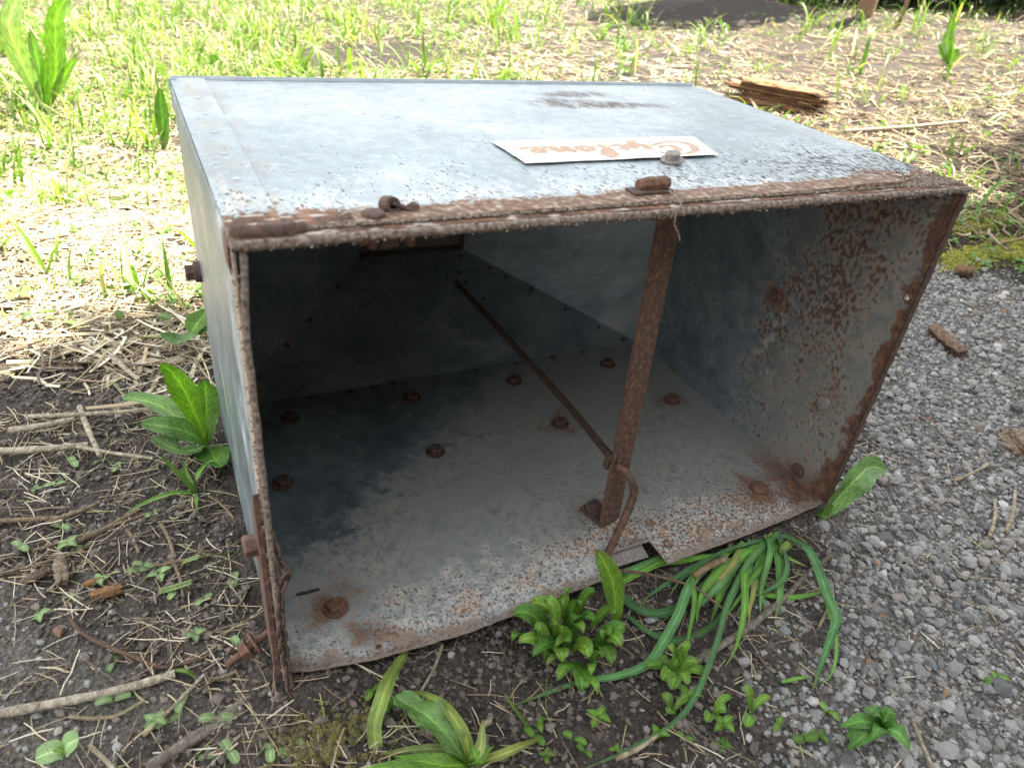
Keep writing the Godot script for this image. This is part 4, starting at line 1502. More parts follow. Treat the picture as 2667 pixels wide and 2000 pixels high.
	for k in 9000:
		var t := 1.0 * pow(8.0, rng.randf())
		var s := rng.randf_range(-0.82, 0.82) * t
		var q := spot(s, t)
		if not free_of_hopper(q.x, q.y) or rng.randf() > 0.10 + 0.9 * greenness(s, t, q.x, q.y) * (1.0 + 0.8 * n_zone.get_noise_2d(q.x + 11.0, q.y)):
			continue
		if gravel_at(q.x, q.y) > 0.3 and q.x > 0.5 and t < 2.4:
			continue
		for j in rng.randi_range(2, 5):
			var x := q.x + rng.randfn(0, 0.012)
			var z := q.y + rng.randfn(0, 0.012)
			var ln := rng.randf_range(0.008, 0.022)
			var b := Basis(Vector3.UP, rng.randf() * TAU) * Basis(Vector3.BACK, rng.randf_range(-0.2, 0.8))
			wa.append(Transform3D(b.scaled(Vector3(ln, ln, ln)), Vector3(x, surf(x, z) + rng.randf_range(0.003, 0.022), z)))
			var tn := rng.randf_range(0.8, 1.25)
			wc.append(Color(0.13 * tn, 0.22 * tn, 0.06 * tn))
	var ow := scatter("ground_weeds", oval_mesh(300), M.grass, wa, wc)
	tag(ow, "small round-leaved weeds scattered in the straw", "weeds", "", "stuff")


# ---------------------------------------------------------------- leaves and plants
# kind: 0 strap, 1 spoon on a stalk, 2 lance, 3 broad dock leaf, 4 round
func leaf(pts: Array, width: float, kind: int, col: Color, face_up := Vector3.UP, fold := 0.25, wave := 0.0, rib := 1.25) -> Geo:
	var g := Geo.new()
	var ln := 0.0
	for k in pts.size() - 1:
		ln += pts[k].distance_to(pts[k + 1])
	var line := smooth_path(pts, ln / (34.0 if kind == 0 else 22.0), 16.0 if kind == 0 else 6.0)
	var n := line.size()
	var dry := rng.randf() if kind == 0 else (0.7 if rng.randf() < 0.15 else 0.0)
	var last := []
	var cols := [-1.0, -0.75, -0.45, -0.12, 0.12, 0.45, 0.75, 1.0]
	for k in n:
		var t := float(k) / (n - 1)
		var w := 0.0
		if kind == 0:
			w = (1.0 - pow(t, 3.0) * 0.92) * (0.80 + 0.20 * sin(PI * t))
		elif kind == 1:
			w = 0.13 + pow(maxf(0.0, sin(PI * pow(t, 1.55))), 0.85) * 0.87
			if t > 0.93:
				w *= (1.0 - t) / 0.07 * 0.8 + 0.2
		elif kind == 2:
			w = 0.10 * (1.0 - t) + pow(maxf(0.0, sin(PI * pow(t, 0.72))), 1.25)
		elif kind == 3:
			w = 0.10 + pow(maxf(0.0, sin(PI * pow(t, 1.25))), 0.75) * 0.9
			w *= 1.0 + 0.06 * sin(t * 47.0)
		else:
			w = sqrt(maxf(0.0, 1.0 - pow(2.0 * t - 1.0, 2.0))) + 0.04
		w *= width * 0.5
		var tn: Vector3 = (line[mini(k + 1, n - 1)] - line[maxi(k - 1, 0)]).normalized()
		var side := tn.cross(face_up).normalized()
		var up := side.cross(tn).normalized()
		var ids := []
		for j in cols.size():
			var e: float = cols[j]
			var p: Vector3 = line[k] + side * w * e + up * (w * fold * absf(e) + wave * width * absf(e) * sin(t * 21.0 + e * 2.0))
			if kind == 3 or kind == 1:
				p += up * width * 0.035 * absf(sin(t * 26.0 - absf(e) * 3.0)) * (1.0 if absf(e) > 0.2 else 0.0)
			var tone := rib * 1.75 if absf(e) < 0.2 else 1.75
			tone *= 1.0 + 0.5 * n22.get_noise_3dv(p)
			var lc := Color(col.r * tone, col.g * tone, col.b * tone)
			lc = lc.lerp(Color(0.40, 0.30, 0.15), dry * ss(0.82, 1.0, t + 0.10 * n70.get_noise_3dv(p)))
			ids.append(g.vert(p, Vector2(clampf(t, 0.01, 0.99), e * 0.49 + 0.5), lc))
		if last:
			for j in cols.size() - 1:
				g.quad(last[j], last[j + 1], ids[j + 1], ids[j])
		last = ids
	return g


func green(t := 0.5) -> Color:
	var c := Vector3(0.080, 0.190, 0.030).lerp(Vector3(0.170, 0.300, 0.050), t)
	return Color(c.x, c.y, c.z)


func plant(called: String, label: String, base: Vector3, leaves: Array, cat := "plant", group := "") -> Node3D:
	var p := thing(called, label, cat, base, group)
	for l in leaves:
		# [points, width, kind, colour, fold, wave]
		obj("leaf", leaf(l[0], l[1], l[2], l[3], l[6] if l.size() > 6 else Vector3.UP, l[4] if l.size() > 4 else 0.25, l[5] if l.size() > 5 else 0.0), M.strapleaf if l[2] == 0 else M.leaf, p)
	return p


func stem(p: Node3D, pts: Array, r: float, col: Color, called := "stem") -> void:
	var g := Geo.new()
	var line := smooth_path(pts, 0.006)
	g.tube(line, same(line.size(), r), 6, col, col)
	obj(called, g, M.leaf, p)


func stick(called: String, label: String, pts: Array, r0: float, r1: float, col: Color, col2: Color, rough := 0.15, cat := "stick", group := "") -> void:
	var g := Geo.new()
	var line := smooth_path(pts, 0.008)
	var rad := []
	for k in line.size():
		rad.append(lerpf(r0, r1, float(k) / line.size()) * (1.0 + 0.12 * n300.get_noise_2d(k * 0.01, r0)))
	g.tube(line, rad, 9, col, col2, rough, n_clod)
	var base: Vector3 = pts[0]
	var o := obj(called, g, M.wood, null, base)
	tag(o, label, cat, group)


func chunk(called: String, label: String, a: Vector3, b: Vector3, thick: float, flat: float, col: Color, col2: Color, cat: String, group := "", layers := 1) -> void:
	var g := Geo.new()
	var along := (b - a).normalized()
	var e1 := along.cross(Vector3.UP).normalized()
	var e2 := e1.cross(along).normalized()
	for l in layers:
		# a splinter: its ridges run with the grain, its ends are torn
		var sides := 18
		var n := 18
		var prof := []
		var torn := []
		for s in sides:
			prof.append(rng.randf_range(0.62, 1.15))
			torn.append([rng.randf_range(-0.02, 0.14), rng.randf_range(-0.02, 0.16)])
		var off := e1 * rng.randfn(0, thick * 0.35) + Vector3(0, thick * flat * (l - (layers - 1) * 0.5) * 1.25, 0)
		var short := rng.randf_range(0.0, 0.18) if l > 0 else 0.0
		var tone := col.lerp(col2, float(l) / maxf(1, layers - 1)) if layers > 1 else col
		var ids := []
		for k in n + 1:
			var t := float(k) / n
			var ring := []
			for s in sides:
				var an := TAU * s / sides
				var tt: float = lerpf(torn[s][0] + short, 1.0 - torn[s][1] - short * 0.5, t)
				var r: float = thick * prof[s] * (1.0 + 0.30 * n70.get_noise_2d(tt * 0.10, s * 0.5 + l * 3.0)) * (0.55 + 0.45 * pow(sin(PI * clampf(t, 0.04, 0.96)), 0.35))
				var p := a.lerp(b, tt) + off + (e1 * cos(an) + e2 * sin(an) * flat) * r
				var sh: float = rng.randf_range(0.75, 1.15) * (0.55 + 0.5 * prof[s])
				ring.append(g.vert(p, Vector2.ZERO, Color(tone.r * sh, tone.g * sh, tone.b * sh).lerp(col2, 0.3 * rng.randf())))
			ids.append(ring)
		for k in n:
			for s in sides:
				g.quad(ids[k][s], ids[k][(s + 1) % sides], ids[k + 1][(s + 1) % sides], ids[k + 1][s])
		for e in [0, n]:
			var w := []
			for s in sides:
				w.append(g.v[ids[e][s]])
			if e == 0:
				w.reverse()
			g.face(w, tone)
	var o := obj(called, g, M.wood, null, (a + b) / 2)
	tag(o, label, cat, group)


func build_sticks() -> void:
	var pale := Color(0.55, 0.49, 0.38)
	var grey := Color(0.22, 0.19, 0.16)
	var brown := Color(0.19, 0.115, 0.075)
	var straw := Color(0.44, 0.36, 0.23)
	stick("dry_stalk", "thick pale dry stalk lying across the trodden grey soil", [Vector3(-0.243, -0.016, -0.065), Vector3(-0.187, -0.015, -0.056), Vector3(-0.139, -0.015, -0.050), Vector3(-0.090, -0.016, -0.050)], 0.0043, 0.0041, pale, pale, 0.10)
	stick("twig", "thin reddish brown twig with a sharp bend on bare soil", [Vector3(-0.177, -0.018, -0.151), Vector3(-0.169, -0.018, -0.133), Vector3(-0.152, -0.018, -0.112), Vector3(-0.123, -0.018, -0.084), Vector3(-0.102, -0.018, -0.064), Vector3(-0.080, -0.018, -0.060), Vector3(-0.062, -0.017, -0.060), Vector3(-0.042, -0.016, -0.067)], 0.0021, 0.0016, brown, brown, 0.2)
	stick("branch", "weathered grey split branch pointing at the sunken hopper corner", [Vector3(-0.119, -0.017, 0.035), Vector3(-0.095, -0.016, 0.027), Vector3(-0.072, -0.015, 0.020), Vector3(-0.048, -0.014, 0.011), Vector3(-0.027, -0.013, -0.001), Vector3(-0.020, -0.012, -0.008)], 0.0050, 0.0068, grey, Color(0.27, 0.235, 0.19), 0.35)
	stick("straw_stem", "short straw with a kink beside the thick pale stalk", [Vector3(-0.177, -0.018, -0.040), Vector3(-0.157, -0.018, -0.030), Vector3(-0.138, -0.018, -0.026), Vector3(-0.117, -0.016, -0.032)], 0.0018, 0.0016, straw, straw)
	stick("straw_stem", "long straw running up to the pair of green shoots", [Vector3(-0.120, -0.019, 0.002), Vector3(-0.096, -0.017, -0.015), Vector3(-0.066, -0.016, -0.039)], 0.0020, 0.0017, straw, pale)
	stick("straw_stem", "upright looking bent straw below the sunken hopper corner", [Vector3(-0.023, -0.010, -0.001), Vector3(-0.032, -0.014, 0.012), Vector3(-0.033, -0.017, 0.034), Vector3(-0.033, -0.018, 0.067)], 0.0026, 0.0022, straw, pale)
	stick("straw_stem", "broken straw at the foot of the two large seed leaves", [Vector3(-0.161, -0.018, -0.005), Vector3(-0.143, -0.018, 0.024)], 0.0022, 0.0018, straw, pale)
	stick("twig", "grey bark twig rising from the soil into the gravel", [Vector3(0.381, -0.016, 0.127), Vector3(0.431, -0.016, 0.119), Vector3(0.486, -0.016, 0.109), Vector3(0.549, -0.016, 0.093), Vector3(0.599, -0.016, 0.076), Vector3(0.661, -0.017, 0.062)], 0.0046, 0.0030, Color(0.34, 0.30, 0.24), Color(0.20, 0.17, 0.14), 0.25)
	stick("twig", "reddish twig lying over the strap-shaped green leaves", [Vector3(0.371, -0.008, -0.007), Vector3(0.405, -0.006, 0.014), Vector3(0.441, -0.004, 0.048), Vector3(0.451, -0.004, 0.074), Vector3(0.462, -0.008, 0.098)], 0.0022, 0.0012, brown, Color(0.30, 0.22, 0.16), 0.2)
	stick("straw_stem", "pale straw crossing the edge of the gravel by the pointed-leaf weed", [Vector3(0.556, -0.016, 0.261), Vector3(0.545, -0.016, 0.280), Vector3(0.532, -0.017, 0.305)], 0.0020, 0.0020, straw, pale)
	stick("dry_stalk", "long pale stalk lying in the sunlit straw behind the rotten log", [Vector3(2.227, 0.085, -1.412), Vector3(2.425, 0.114, -1.339), Vector3(2.720, 0.142, -1.304)], 0.0085, 0.0060, pale, pale)
	for e in [[Vector3(-0.231, -0.010, -0.518), Vector3(-0.082, -0.006, -0.482), 0.0042], [Vector3(-0.258, -0.012, -0.452), Vector3(-0.161, -0.010, -0.432), 0.0060], [Vector3(-0.187, -0.010, -0.441), Vector3(-0.089, -0.010, -0.378), 0.0034], [Vector3(-0.172, -0.012, -0.525), Vector3(-0.148, -0.010, -0.403), 0.0050], [Vector3(-0.250, -0.010, -0.492), Vector3(-0.177, -0.008, -0.492), 0.0055], [Vector3(-0.130, -0.010, -0.649), Vector3(-0.096, -0.010, -0.571), 0.0050]]:
		stick("straw_stem", "thick sun-bleached straw lying left of the hopper", [e[0], (e[0] + e[1]) / 2 + Vector3(0, 0.003, 0.006), e[1]], e[2] * 0.8, e[2] * 0.6, pale, Color(0.55, 0.49, 0.36), 0.1, "straw", "thick straws beside the hopper")
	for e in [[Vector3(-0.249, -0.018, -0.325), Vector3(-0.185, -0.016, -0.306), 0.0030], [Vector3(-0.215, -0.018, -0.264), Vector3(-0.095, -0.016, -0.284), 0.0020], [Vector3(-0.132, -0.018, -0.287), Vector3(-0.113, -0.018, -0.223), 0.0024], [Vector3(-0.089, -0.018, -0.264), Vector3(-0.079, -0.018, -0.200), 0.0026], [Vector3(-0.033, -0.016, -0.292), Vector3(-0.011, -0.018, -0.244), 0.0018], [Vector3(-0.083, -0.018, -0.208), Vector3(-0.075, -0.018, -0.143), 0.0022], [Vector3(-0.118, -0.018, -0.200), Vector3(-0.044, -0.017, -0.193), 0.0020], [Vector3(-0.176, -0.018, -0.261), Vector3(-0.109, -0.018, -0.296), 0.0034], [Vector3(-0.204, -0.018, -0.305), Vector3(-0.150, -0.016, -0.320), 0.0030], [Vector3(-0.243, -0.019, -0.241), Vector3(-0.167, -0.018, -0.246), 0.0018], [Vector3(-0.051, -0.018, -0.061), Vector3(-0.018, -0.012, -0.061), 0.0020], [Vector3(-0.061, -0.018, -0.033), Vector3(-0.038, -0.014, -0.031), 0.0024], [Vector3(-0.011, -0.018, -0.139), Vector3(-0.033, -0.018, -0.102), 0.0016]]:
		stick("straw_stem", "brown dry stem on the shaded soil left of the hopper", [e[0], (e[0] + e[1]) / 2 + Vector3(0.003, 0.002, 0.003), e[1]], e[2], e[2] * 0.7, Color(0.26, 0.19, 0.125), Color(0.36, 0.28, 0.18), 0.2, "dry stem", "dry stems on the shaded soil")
	for e in [[Vector3(0.155, -0.018, 0.010), Vector3(0.115, -0.018, 0.053), 0.0018], [Vector3(0.157, -0.018, 0.106), Vector3(0.170, -0.018, 0.098), 0.0034], [Vector3(0.113, -0.018, 0.120), Vector3(0.143, -0.018, 0.095), 0.0015], [Vector3(0.258, -0.018, 0.180), Vector3(0.306, -0.018, 0.176), 0.0026], [Vector3(0.419, -0.018, 0.229), Vector3(0.435, -0.018, 0.253), 0.0018], [Vector3(0.950, -0.017, 0.018), Vector3(1.050, -0.016, 0.009), 0.0026], [Vector3(0.892, -0.017, 0.116), Vector3(0.972, -0.016, 0.069), 0.0028], [Vector3(0.924, -0.017, 0.119), Vector3(1.024, -0.016, 0.066), 0.0030], [Vector3(0.553, -0.017, 0.140), Vector3(0.619, -0.017, 0.098), 0.0018], [Vector3(0.448, -0.017, 0.122), Vector3(0.440, -0.017, 0.167), 0.0016], [Vector3(0.072, -0.010, -0.008), Vector3(0.144, -0.010, -0.001), 0.0020]]:
		stick("straw_stem", "loose straw in front of or beside the hopper mouth", [e[0], (e[0] + e[1]) / 2 + Vector3(0.002, 0.001, 0.002), e[1]], e[2], e[2] * 0.7, straw, pale, 0.15, "straw", "loose straws in the foreground")
	stick("twig", "short dark twig lying on the hopper floor near the chain", [Vector3(0.031, 0.003, -0.088), Vector3(0.041, 0.004, -0.086), Vector3(0.054, 0.003, -0.087)], 0.0016, 0.0012, Color(0.07, 0.05, 0.04), Color(0.09, 0.06, 0.05), 0.3)
	var rot := Color(0.33, 0.17, 0.065)
	chunk("wood_chip", "weathered brown wood chip lying alone on the gravel", Vector3(1.322, 0.004, -0.326), Vector3(1.297, -0.004, -0.222), 0.0135, 0.7, Color(0.23, 0.14, 0.095), Color(0.30, 0.20, 0.14), "wood chip", "", 2)
	chunk("wood_chip", "orange rotten wood fragment on the soil left of the hopper", Vector3(-0.161, -0.016, -0.175), Vector3(-0.129, -0.016, -0.176), 0.0075, 0.6, rot, Color(0.40, 0.24, 0.11), "wood chip")
	chunk("wood_chip", "small orange wood crumb above the larger rotten fragment", Vector3(-0.168, -0.017, -0.198), Vector3(-0.146, -0.017, -0.198), 0.0045, 0.6, rot, Color(0.40, 0.24, 0.11), "wood chip")
	chunk("wood_chip", "short brown stub of stem near the trodden path edge", Vector3(-0.223, -0.016, -0.220), Vector3(-0.198, -0.016, -0.231), 0.0062, 0.8, Color(0.22, 0.16, 0.11), Color(0.26, 0.19, 0.13), "wood chip")
	chunk("wood_chip", "pale split stub of stem standing on end by the path", Vector3(-0.188, -0.012, -0.237), Vector3(-0.184, -0.016, -0.201), 0.0070, 0.9, Color(0.30, 0.23, 0.16), Color(0.33, 0.27, 0.2), "wood chip")
	chunk("rotten_log", "crumbling orange rotten log lying in the straw behind the hopper", Vector3(2.272, 0.075, -2.145), Vector3(2.407, 0.098, -1.657), 0.062, 0.30, Color(0.26, 0.10, 0.04), Color(0.40, 0.24, 0.12), "log", "", 5)
	chunk("bark_piece", "light brown torn bark at the gravel edge beyond the hopper", Vector3(1.154, -0.012, -0.044), Vector3(1.114, -0.010, 0.020), 0.016, 0.7, Color(0.30, 0.22, 0.15), Color(0.36, 0.27, 0.19), "bark", "", 2)
	chunk("bark_piece", "orange brown bark lump where the gravel meets the moss", Vector3(1.596, 0.031, -0.479), Vector3(1.629, 0.033, -0.452), 0.016, 0.8, Color(0.27, 0.16, 0.09), Color(0.33, 0.22, 0.13), "bark")


func seedling(base: Vector3, size: float, n: int, tone: Color, turn: float) -> Node3D:
	var p := thing("seedling", "", "seedling", base)
	for k in n:
		var an := turn + TAU * k / n
		var d := Vector3(cos(an), 0, sin(an))
		var up := Vector3(0, size * (0.5 + 0.25 * sin(k * 2.1 + turn)), 0)
		obj("leaf", leaf([base + up * 0.6, base + up + d * size * 0.55, base + up * 1.0 + d * size * 1.25 + Vector3(0, -size * 0.1, 0)], size * 0.72, 4 if n == 2 else 2, tone, Vector3.UP, 0.2), M.leaf, p)
	var g := Geo.new()
	g.tube([base - Vector3(0, 0.002, 0), base + Vector3(0, size * 0.5, 0)], [0.0007, 0.0006], 5, Color(0.2, 0.2, 0.08), Color(0.2, 0.25, 0.08))
	obj("stem", g, M.leaf, p)
	return p


func build_plants() -> void:
	var gp := "seedlings on the shaded soil"
	# cotyledon pairs and small rosettes
	var pale := Color(0.23, 0.33, 0.16)
	var spots := [Vector3(-0.150, -0.022, -0.405), Vector3(-0.178, -0.022, -0.403), Vector3(-0.197, -0.022, -0.370), Vector3(-0.219, -0.022, -0.375), Vector3(-0.240, -0.022, -0.367), Vector3(-0.155, -0.022, -0.431), Vector3(-0.132, -0.022, -0.389), Vector3(-0.181, -0.022, -0.257), Vector3(-0.167, -0.022, -0.258), Vector3(-0.227, -0.022, -0.273), Vector3(-0.191, -0.022, -0.297), Vector3(-0.152, -0.022, -0.195), Vector3(-0.115, -0.022, -0.195), Vector3(-0.096, -0.022, -0.283), Vector3(-0.175, -0.022, -0.179), Vector3(-0.206, -0.022, -0.171), Vector3(-0.142, -0.022, -0.043), Vector3(-0.143, -0.022, -0.090), Vector3(-0.110, -0.022, -0.201), Vector3(-0.095, -0.022, -0.185), Vector3(-0.024, -0.022, -0.151), Vector3(-0.056, -0.022, -0.133), Vector3(-0.081, -0.022, -0.156), Vector3(-0.068, -0.022, -0.088), Vector3(-0.087, -0.022, -0.018), Vector3(-0.061, -0.022, 0.014), Vector3(-0.032, -0.022, -0.063), Vector3(-0.110, -0.022, -0.010), Vector3(-0.099, -0.022, -0.006), Vector3(-0.023, -0.022, 0.062), Vector3(-0.054, -0.022, 0.053), Vector3(-0.073, -0.022, 0.041)]
	for k in spots.size():
		var b: Vector3 = spots[k]
		b.y = surf(b.x, b.z)
		var o := seedling(b, rng.randf_range(0.007, 0.012), 2 if k % 4 != 3 else 4, pale * rng.randf_range(0.75, 1.1), rng.randf() * TAU)
		tag(o, "tiny pale two-leaved seedling in the soil left of the hopper" if k % 4 != 3 else "tiny pale four-leaved seedling in the soil left of the hopper", "seedling", gp)
	spots = [Vector3(0.075, -0.022, 0.034), Vector3(0.085, -0.022, 0.054), Vector3(0.110, -0.022, 0.069), Vector3(0.197, -0.022, 0.134), Vector3(0.200, -0.022, 0.154), Vector3(0.207, -0.022, 0.123), Vector3(0.234, -0.022, 0.163), Vector3(0.262, -0.022, 0.141), Vector3(0.358, -0.022, 0.153), Vector3(0.329, -0.022, 0.188), Vector3(0.361, -0.022, 0.206), Vector3(0.264, -0.022, 0.171), Vector3(0.425, -0.022, 0.212), Vector3(0.449, -0.022, 0.229), Vector3(0.456, -0.022, 0.237), Vector3(0.437, -0.022, 0.234), Vector3(0.674, -0.022, 0.262), Vector3(0.690, -0.022, 0.263), Vector3(0.485, -0.022, 0.220), Vector3(0.374, -0.022, 0.191), Vector3(0.309, -0.022, 0.174), Vector3(0.233, -0.022, 0.148)]
	for k in spots.size():
		var b: Vector3 = spots[k]
		b.y = surf(b.x, b.z)
		var o := seedling(b, rng.randf_range(0.006, 0.011), [2, 4, 3][k % 3], green(rng.randf()) , rng.randf() * TAU)
		tag(o, "tiny fresh green %s-leaved seedling in front of the hopper mouth" % ["two", "four", "three"][k % 3], "seedling", "seedlings in front of the hopper")
	spots = [Vector3(1.724, 0.048, -0.584), Vector3(1.800, 0.057, -0.578), Vector3(1.872, 0.069, -0.661), Vector3(1.935, 0.074, -0.602), Vector3(1.736, 0.044, -0.478), Vector3(2.212, 0.088, -1.248), Vector3(2.148, 0.085, -1.183), Vector3(2.134, 0.101, -0.727), Vector3(2.324, 0.114, -0.895), Vector3(1.794, 0.048, -0.454)]
	for k in spots.size():
		var b: Vector3 = spots[k]
		b.y = surf(b.x, b.z)
		var o := seedling(b, rng.randf_range(0.012, 0.020), [4, 3, 2][k % 3], green(rng.randf()), rng.randf() * TAU)
		tag(o, "small weed between moss and straw beyond the gravel", "weed", "weeds beyond the gravel")
	var b0 := Vector3(-0.180, -0.022, -0.008)
	plant("seedling", "largest seedling with two broad heart-shaped seed leaves on the trodden soil", b0, [
		[[Vector3(-0.178, -0.007, 0.001), Vector3(-0.183, -0.002, 0.001), Vector3(-0.197, -0.002, 0.002)], 0.020, 4, pale, 0.15],
		[[Vector3(-0.177, -0.006, 0.001), Vector3(-0.172, -0.000, -0.000), Vector3(-0.165, 0.002, 0.000)], 0.021, 4, pale * 1.1, 0.15],
		[[Vector3(-0.177, -0.006, 0.002), Vector3(-0.182, -0.002, -0.000), Vector3(-0.185, -0.002, -0.004)], 0.006, 2, green(0.8), 0.15]], "seedling")
	plant("seedling", "single round grey-green seed leaf beside the trailing chain", Vector3(-0.005, -0.022, 0.064), [[[Vector3(-0.006, -0.016, 0.073), Vector3(-0.006, -0.010, 0.064), Vector3(-0.007, -0.008, 0.056)], 0.020, 4, pale, 0.12]], "seedling")
	# dock against the left-hand wall
	var db := Vector3(-0.024, -0.022, -0.394)
	plant("dock_plant", "broad-leaved dock growing against the left wall of the hopper", db, [
		[[Vector3(-0.024, -0.016, -0.394), Vector3(-0.030, 0.025, -0.398), Vector3(-0.038, 0.078, -0.380), Vector3(-0.049, 0.114, -0.374), Vector3(-0.060, 0.131, -0.369)], 0.035, 3, Color(0.15, 0.29, 0.025), 0.12, 0.02, Vector3(-0.3, 0.5, 0.8)],
		[[Vector3(-0.025, -0.017, -0.395), Vector3(-0.041, 0.023, -0.370), Vector3(-0.065, 0.047, -0.360), Vector3(-0.093, 0.055, -0.365)], 0.030, 3, Color(0.13, 0.235, 0.075), 0.2, 0.04, Vector3(0, 0.85, 0.5)],
		[[Vector3(-0.027, -0.015, -0.396), Vector3(-0.052, 0.005, -0.433), Vector3(-0.079, 0.018, -0.460), Vector3(-0.115, 0.023, -0.480)], 0.032, 3, Color(0.115, 0.21, 0.055), 0.3, 0.05],
		[[Vector3(-0.022, -0.012, -0.394), Vector3(-0.018, 0.015, -0.414), Vector3(-0.014, 0.045, -0.423), Vector3(-0.014, 0.067, -0.423)], 0.036, 3, Color(0.11, 0.215, 0.03), 0.2, 0.02, Vector3(-0.2, 0.3, 0.9)],
		[[Vector3(-0.022, -0.019, -0.393), Vector3(-0.019, 0.006, -0.335), Vector3(-0.013, 0.010, -0.308)], 0.040, 3, Color(0.075, 0.16, 0.03), 0.2, 0.03],
		[[Vector3(-0.027, -0.018, -0.396), Vector3(-0.050, 0.020, -0.340), Vector3(-0.073, 0.036, -0.342), Vector3(-0.084, 0.044, -0.348)], 0.034, 3, Color(0.125, 0.205, 0.08), 0.25, 0.04]])
	plant("dock_plant", "dock leaves poking out behind the hopper wall above the larger dock", Vector3(0.006, -0.022, -0.630), [
		[[Vector3(0.013, 0.038, -0.627), Vector3(-0.007, 0.014, -0.638), Vector3(-0.035, -0.001, -0.653), Vector3(-0.058, 0.009, -0.666)], 0.038, 3, Color(0.055, 0.135, 0.020), 0.2, 0.03],
		[[Vector3(0.015, 0.064, -0.625), Vector3(0.001, 0.044, -0.633), Vector3(-0.015, 0.019, -0.642)], 0.036, 3, Color(0.13, 0.22, 0.09), 0.2, 0.02, Vector3(0, 0.4, 0.9)]])
	# tall dock in the far left grass
	plant("dock_plant", "tall dock with upright pointed leaves in the sunny grass", Vector3(-0.359, -0.234, -3.113), [
		[[Vector3(-0.344, -0.225, -3.105), Vector3(-0.288, -0.074, -3.074), Vector3(-0.266, 0.045, -3.061), Vector3(-0.242, 0.128, -3.048), Vector3(-0.191, 0.197, -3.019)], 0.075, 3, Color(0.15, 0.28, 0.03), 0.15, 0.02, Vector3(-0.2, 0.2, 1)],
		[[Vector3(-0.354, -0.226, -3.110), Vector3(-0.354, -0.129, -3.168), Vector3(-0.353, -0.025, -3.168), Vector3(-0.353, 0.048, -3.167)], 0.05, 3, Color(0.15, 0.27, 0.06), 0.15, 0.02, Vector3(0.1, 0.2, 1)],
		[[Vector3(-0.357, -0.227, -3.112), Vector3(-0.340, -0.132, -3.102), Vector3(-0.321, -0.061, -3.092), Vector3(-0.301, -0.025, -3.081)], 0.036, 3, Color(0.10, 0.21, 0.02), 0.2, 0.02, Vector3(0, 0.2, 1)],
		[[Vector3(-0.347, -0.225, -3.107), Vector3(-0.293, -0.135, -3.076), Vector3(-0.247, -0.069, -3.051), Vector3(-0.203, -0.016, -3.026)], 0.034, 3, Color(0.14, 0.26, 0.03), 0.2, 0.03, Vector3(0, 0.3, 1)],
		[[Vector3(-0.360, -0.227, -3.114), Vector3(-0.391, -0.174, -3.131), Vector3(-0.429, -0.126, -3.152), Vector3(-0.487, -0.099, -3.185)], 0.045, 3, Color(0.17, 0.28, 0.06), 0.2, 0.03],
		[[Vector3(-0.360, -0.227, -3.114), Vector3(-0.410, -0.185, -3.142), Vector3(-0.471, -0.167, -3.176), Vector3(-0.563, -0.205, -3.227)], 0.04, 3, Color(0.17, 0.28, 0.07), 0.2, 0.03],
		[[Vector3(-0.371, -0.229, -3.120), Vector3(-0.395, -0.017, -3.019), Vector3(-0.400, 0.087, -2.964), Vector3(-0.363, 0.167, -2.944), Vector3(-0.333, 0.229, -2.927)], 0.08, 3, Color(0.25, 0.33, 0.18), 0.15, 0.02, Vector3(0, 0.3, 1)]])
	plant("dock_plant", "small dark dock sprout close behind the hopper top corner", Vector3(0.024, -0.161, -2.217), [
		[[Vector3(0.028, -0.153, -2.215), Vector3(0.037, -0.070, -2.210), Vector3(0.041, -0.005, -2.207), Vector3(0.046, 0.045, -2.205)], 0.042, 3, Color(0.060, 0.14, 0.02), 0.15, 0.02, Vector3(0, 0.2, 1)],
		[[Vector3(0.028, -0.153, -2.215), Vector3(0.043, -0.098, -2.206), Vector3(0.057, -0.038, -2.198)], 0.02, 2, Color(0.08, 0.18, 0.03), 0.15, 0.02, Vector3(0, 0.2, 1)]])
	plant("dock_plant", "lone bright dock leaf in the grass beyond the hopper", Vector3(0.340, -0.187, -3.477), [
		[[Vector3(0.348, -0.182, -3.472), Vector3(0.349, -0.140, -3.472), Vector3(0.341, -0.100, -3.476), Vector3(0.330, -0.077, -3.482)], 0.060, 3, Color(0.13, 0.27, 0.02), 0.15, 0.02, Vector3(0, 0.2, 1)]])
	plant("broadleaf_weed", "single upright stalk with lobed bright leaves in the right-hand straw", Vector3(3.543, 0.166, -2.005), [
		[[Vector3(3.541, 0.170, -2.006), Vector3(3.507, 0.257, -2.026), Vector3(3.479, 0.314, -2.041), Vector3(3.469, 0.373, -2.047), Vector3(3.462, 0.423, -2.051)], 0.085, 3, Color(0.135, 0.26, 0.025), 0.15, 0.05, Vector3(0, 0.2, 1)],
		[[Vector3(3.523, 0.218, -2.016), Vector3(3.486, 0.264, -2.037), Vector3(3.454, 0.301, -2.056)], 0.06, 3, Color(0.135, 0.26, 0.025), 0.15, 0.03, Vector3(0, 0.2, 1)],
		[[Vector3(3.525, 0.214, -2.016), Vector3(3.529, 0.255, -2.013), Vector3(3.530, 0.292, -2.013)], 0.06, 3, Color(0.12, 0.24, 0.025), 0.15, 0.03, Vector3(0, 0.2, 1)]])
	# grass tufts on the left
	var tg := Color(0.125, 0.235, 0.045)
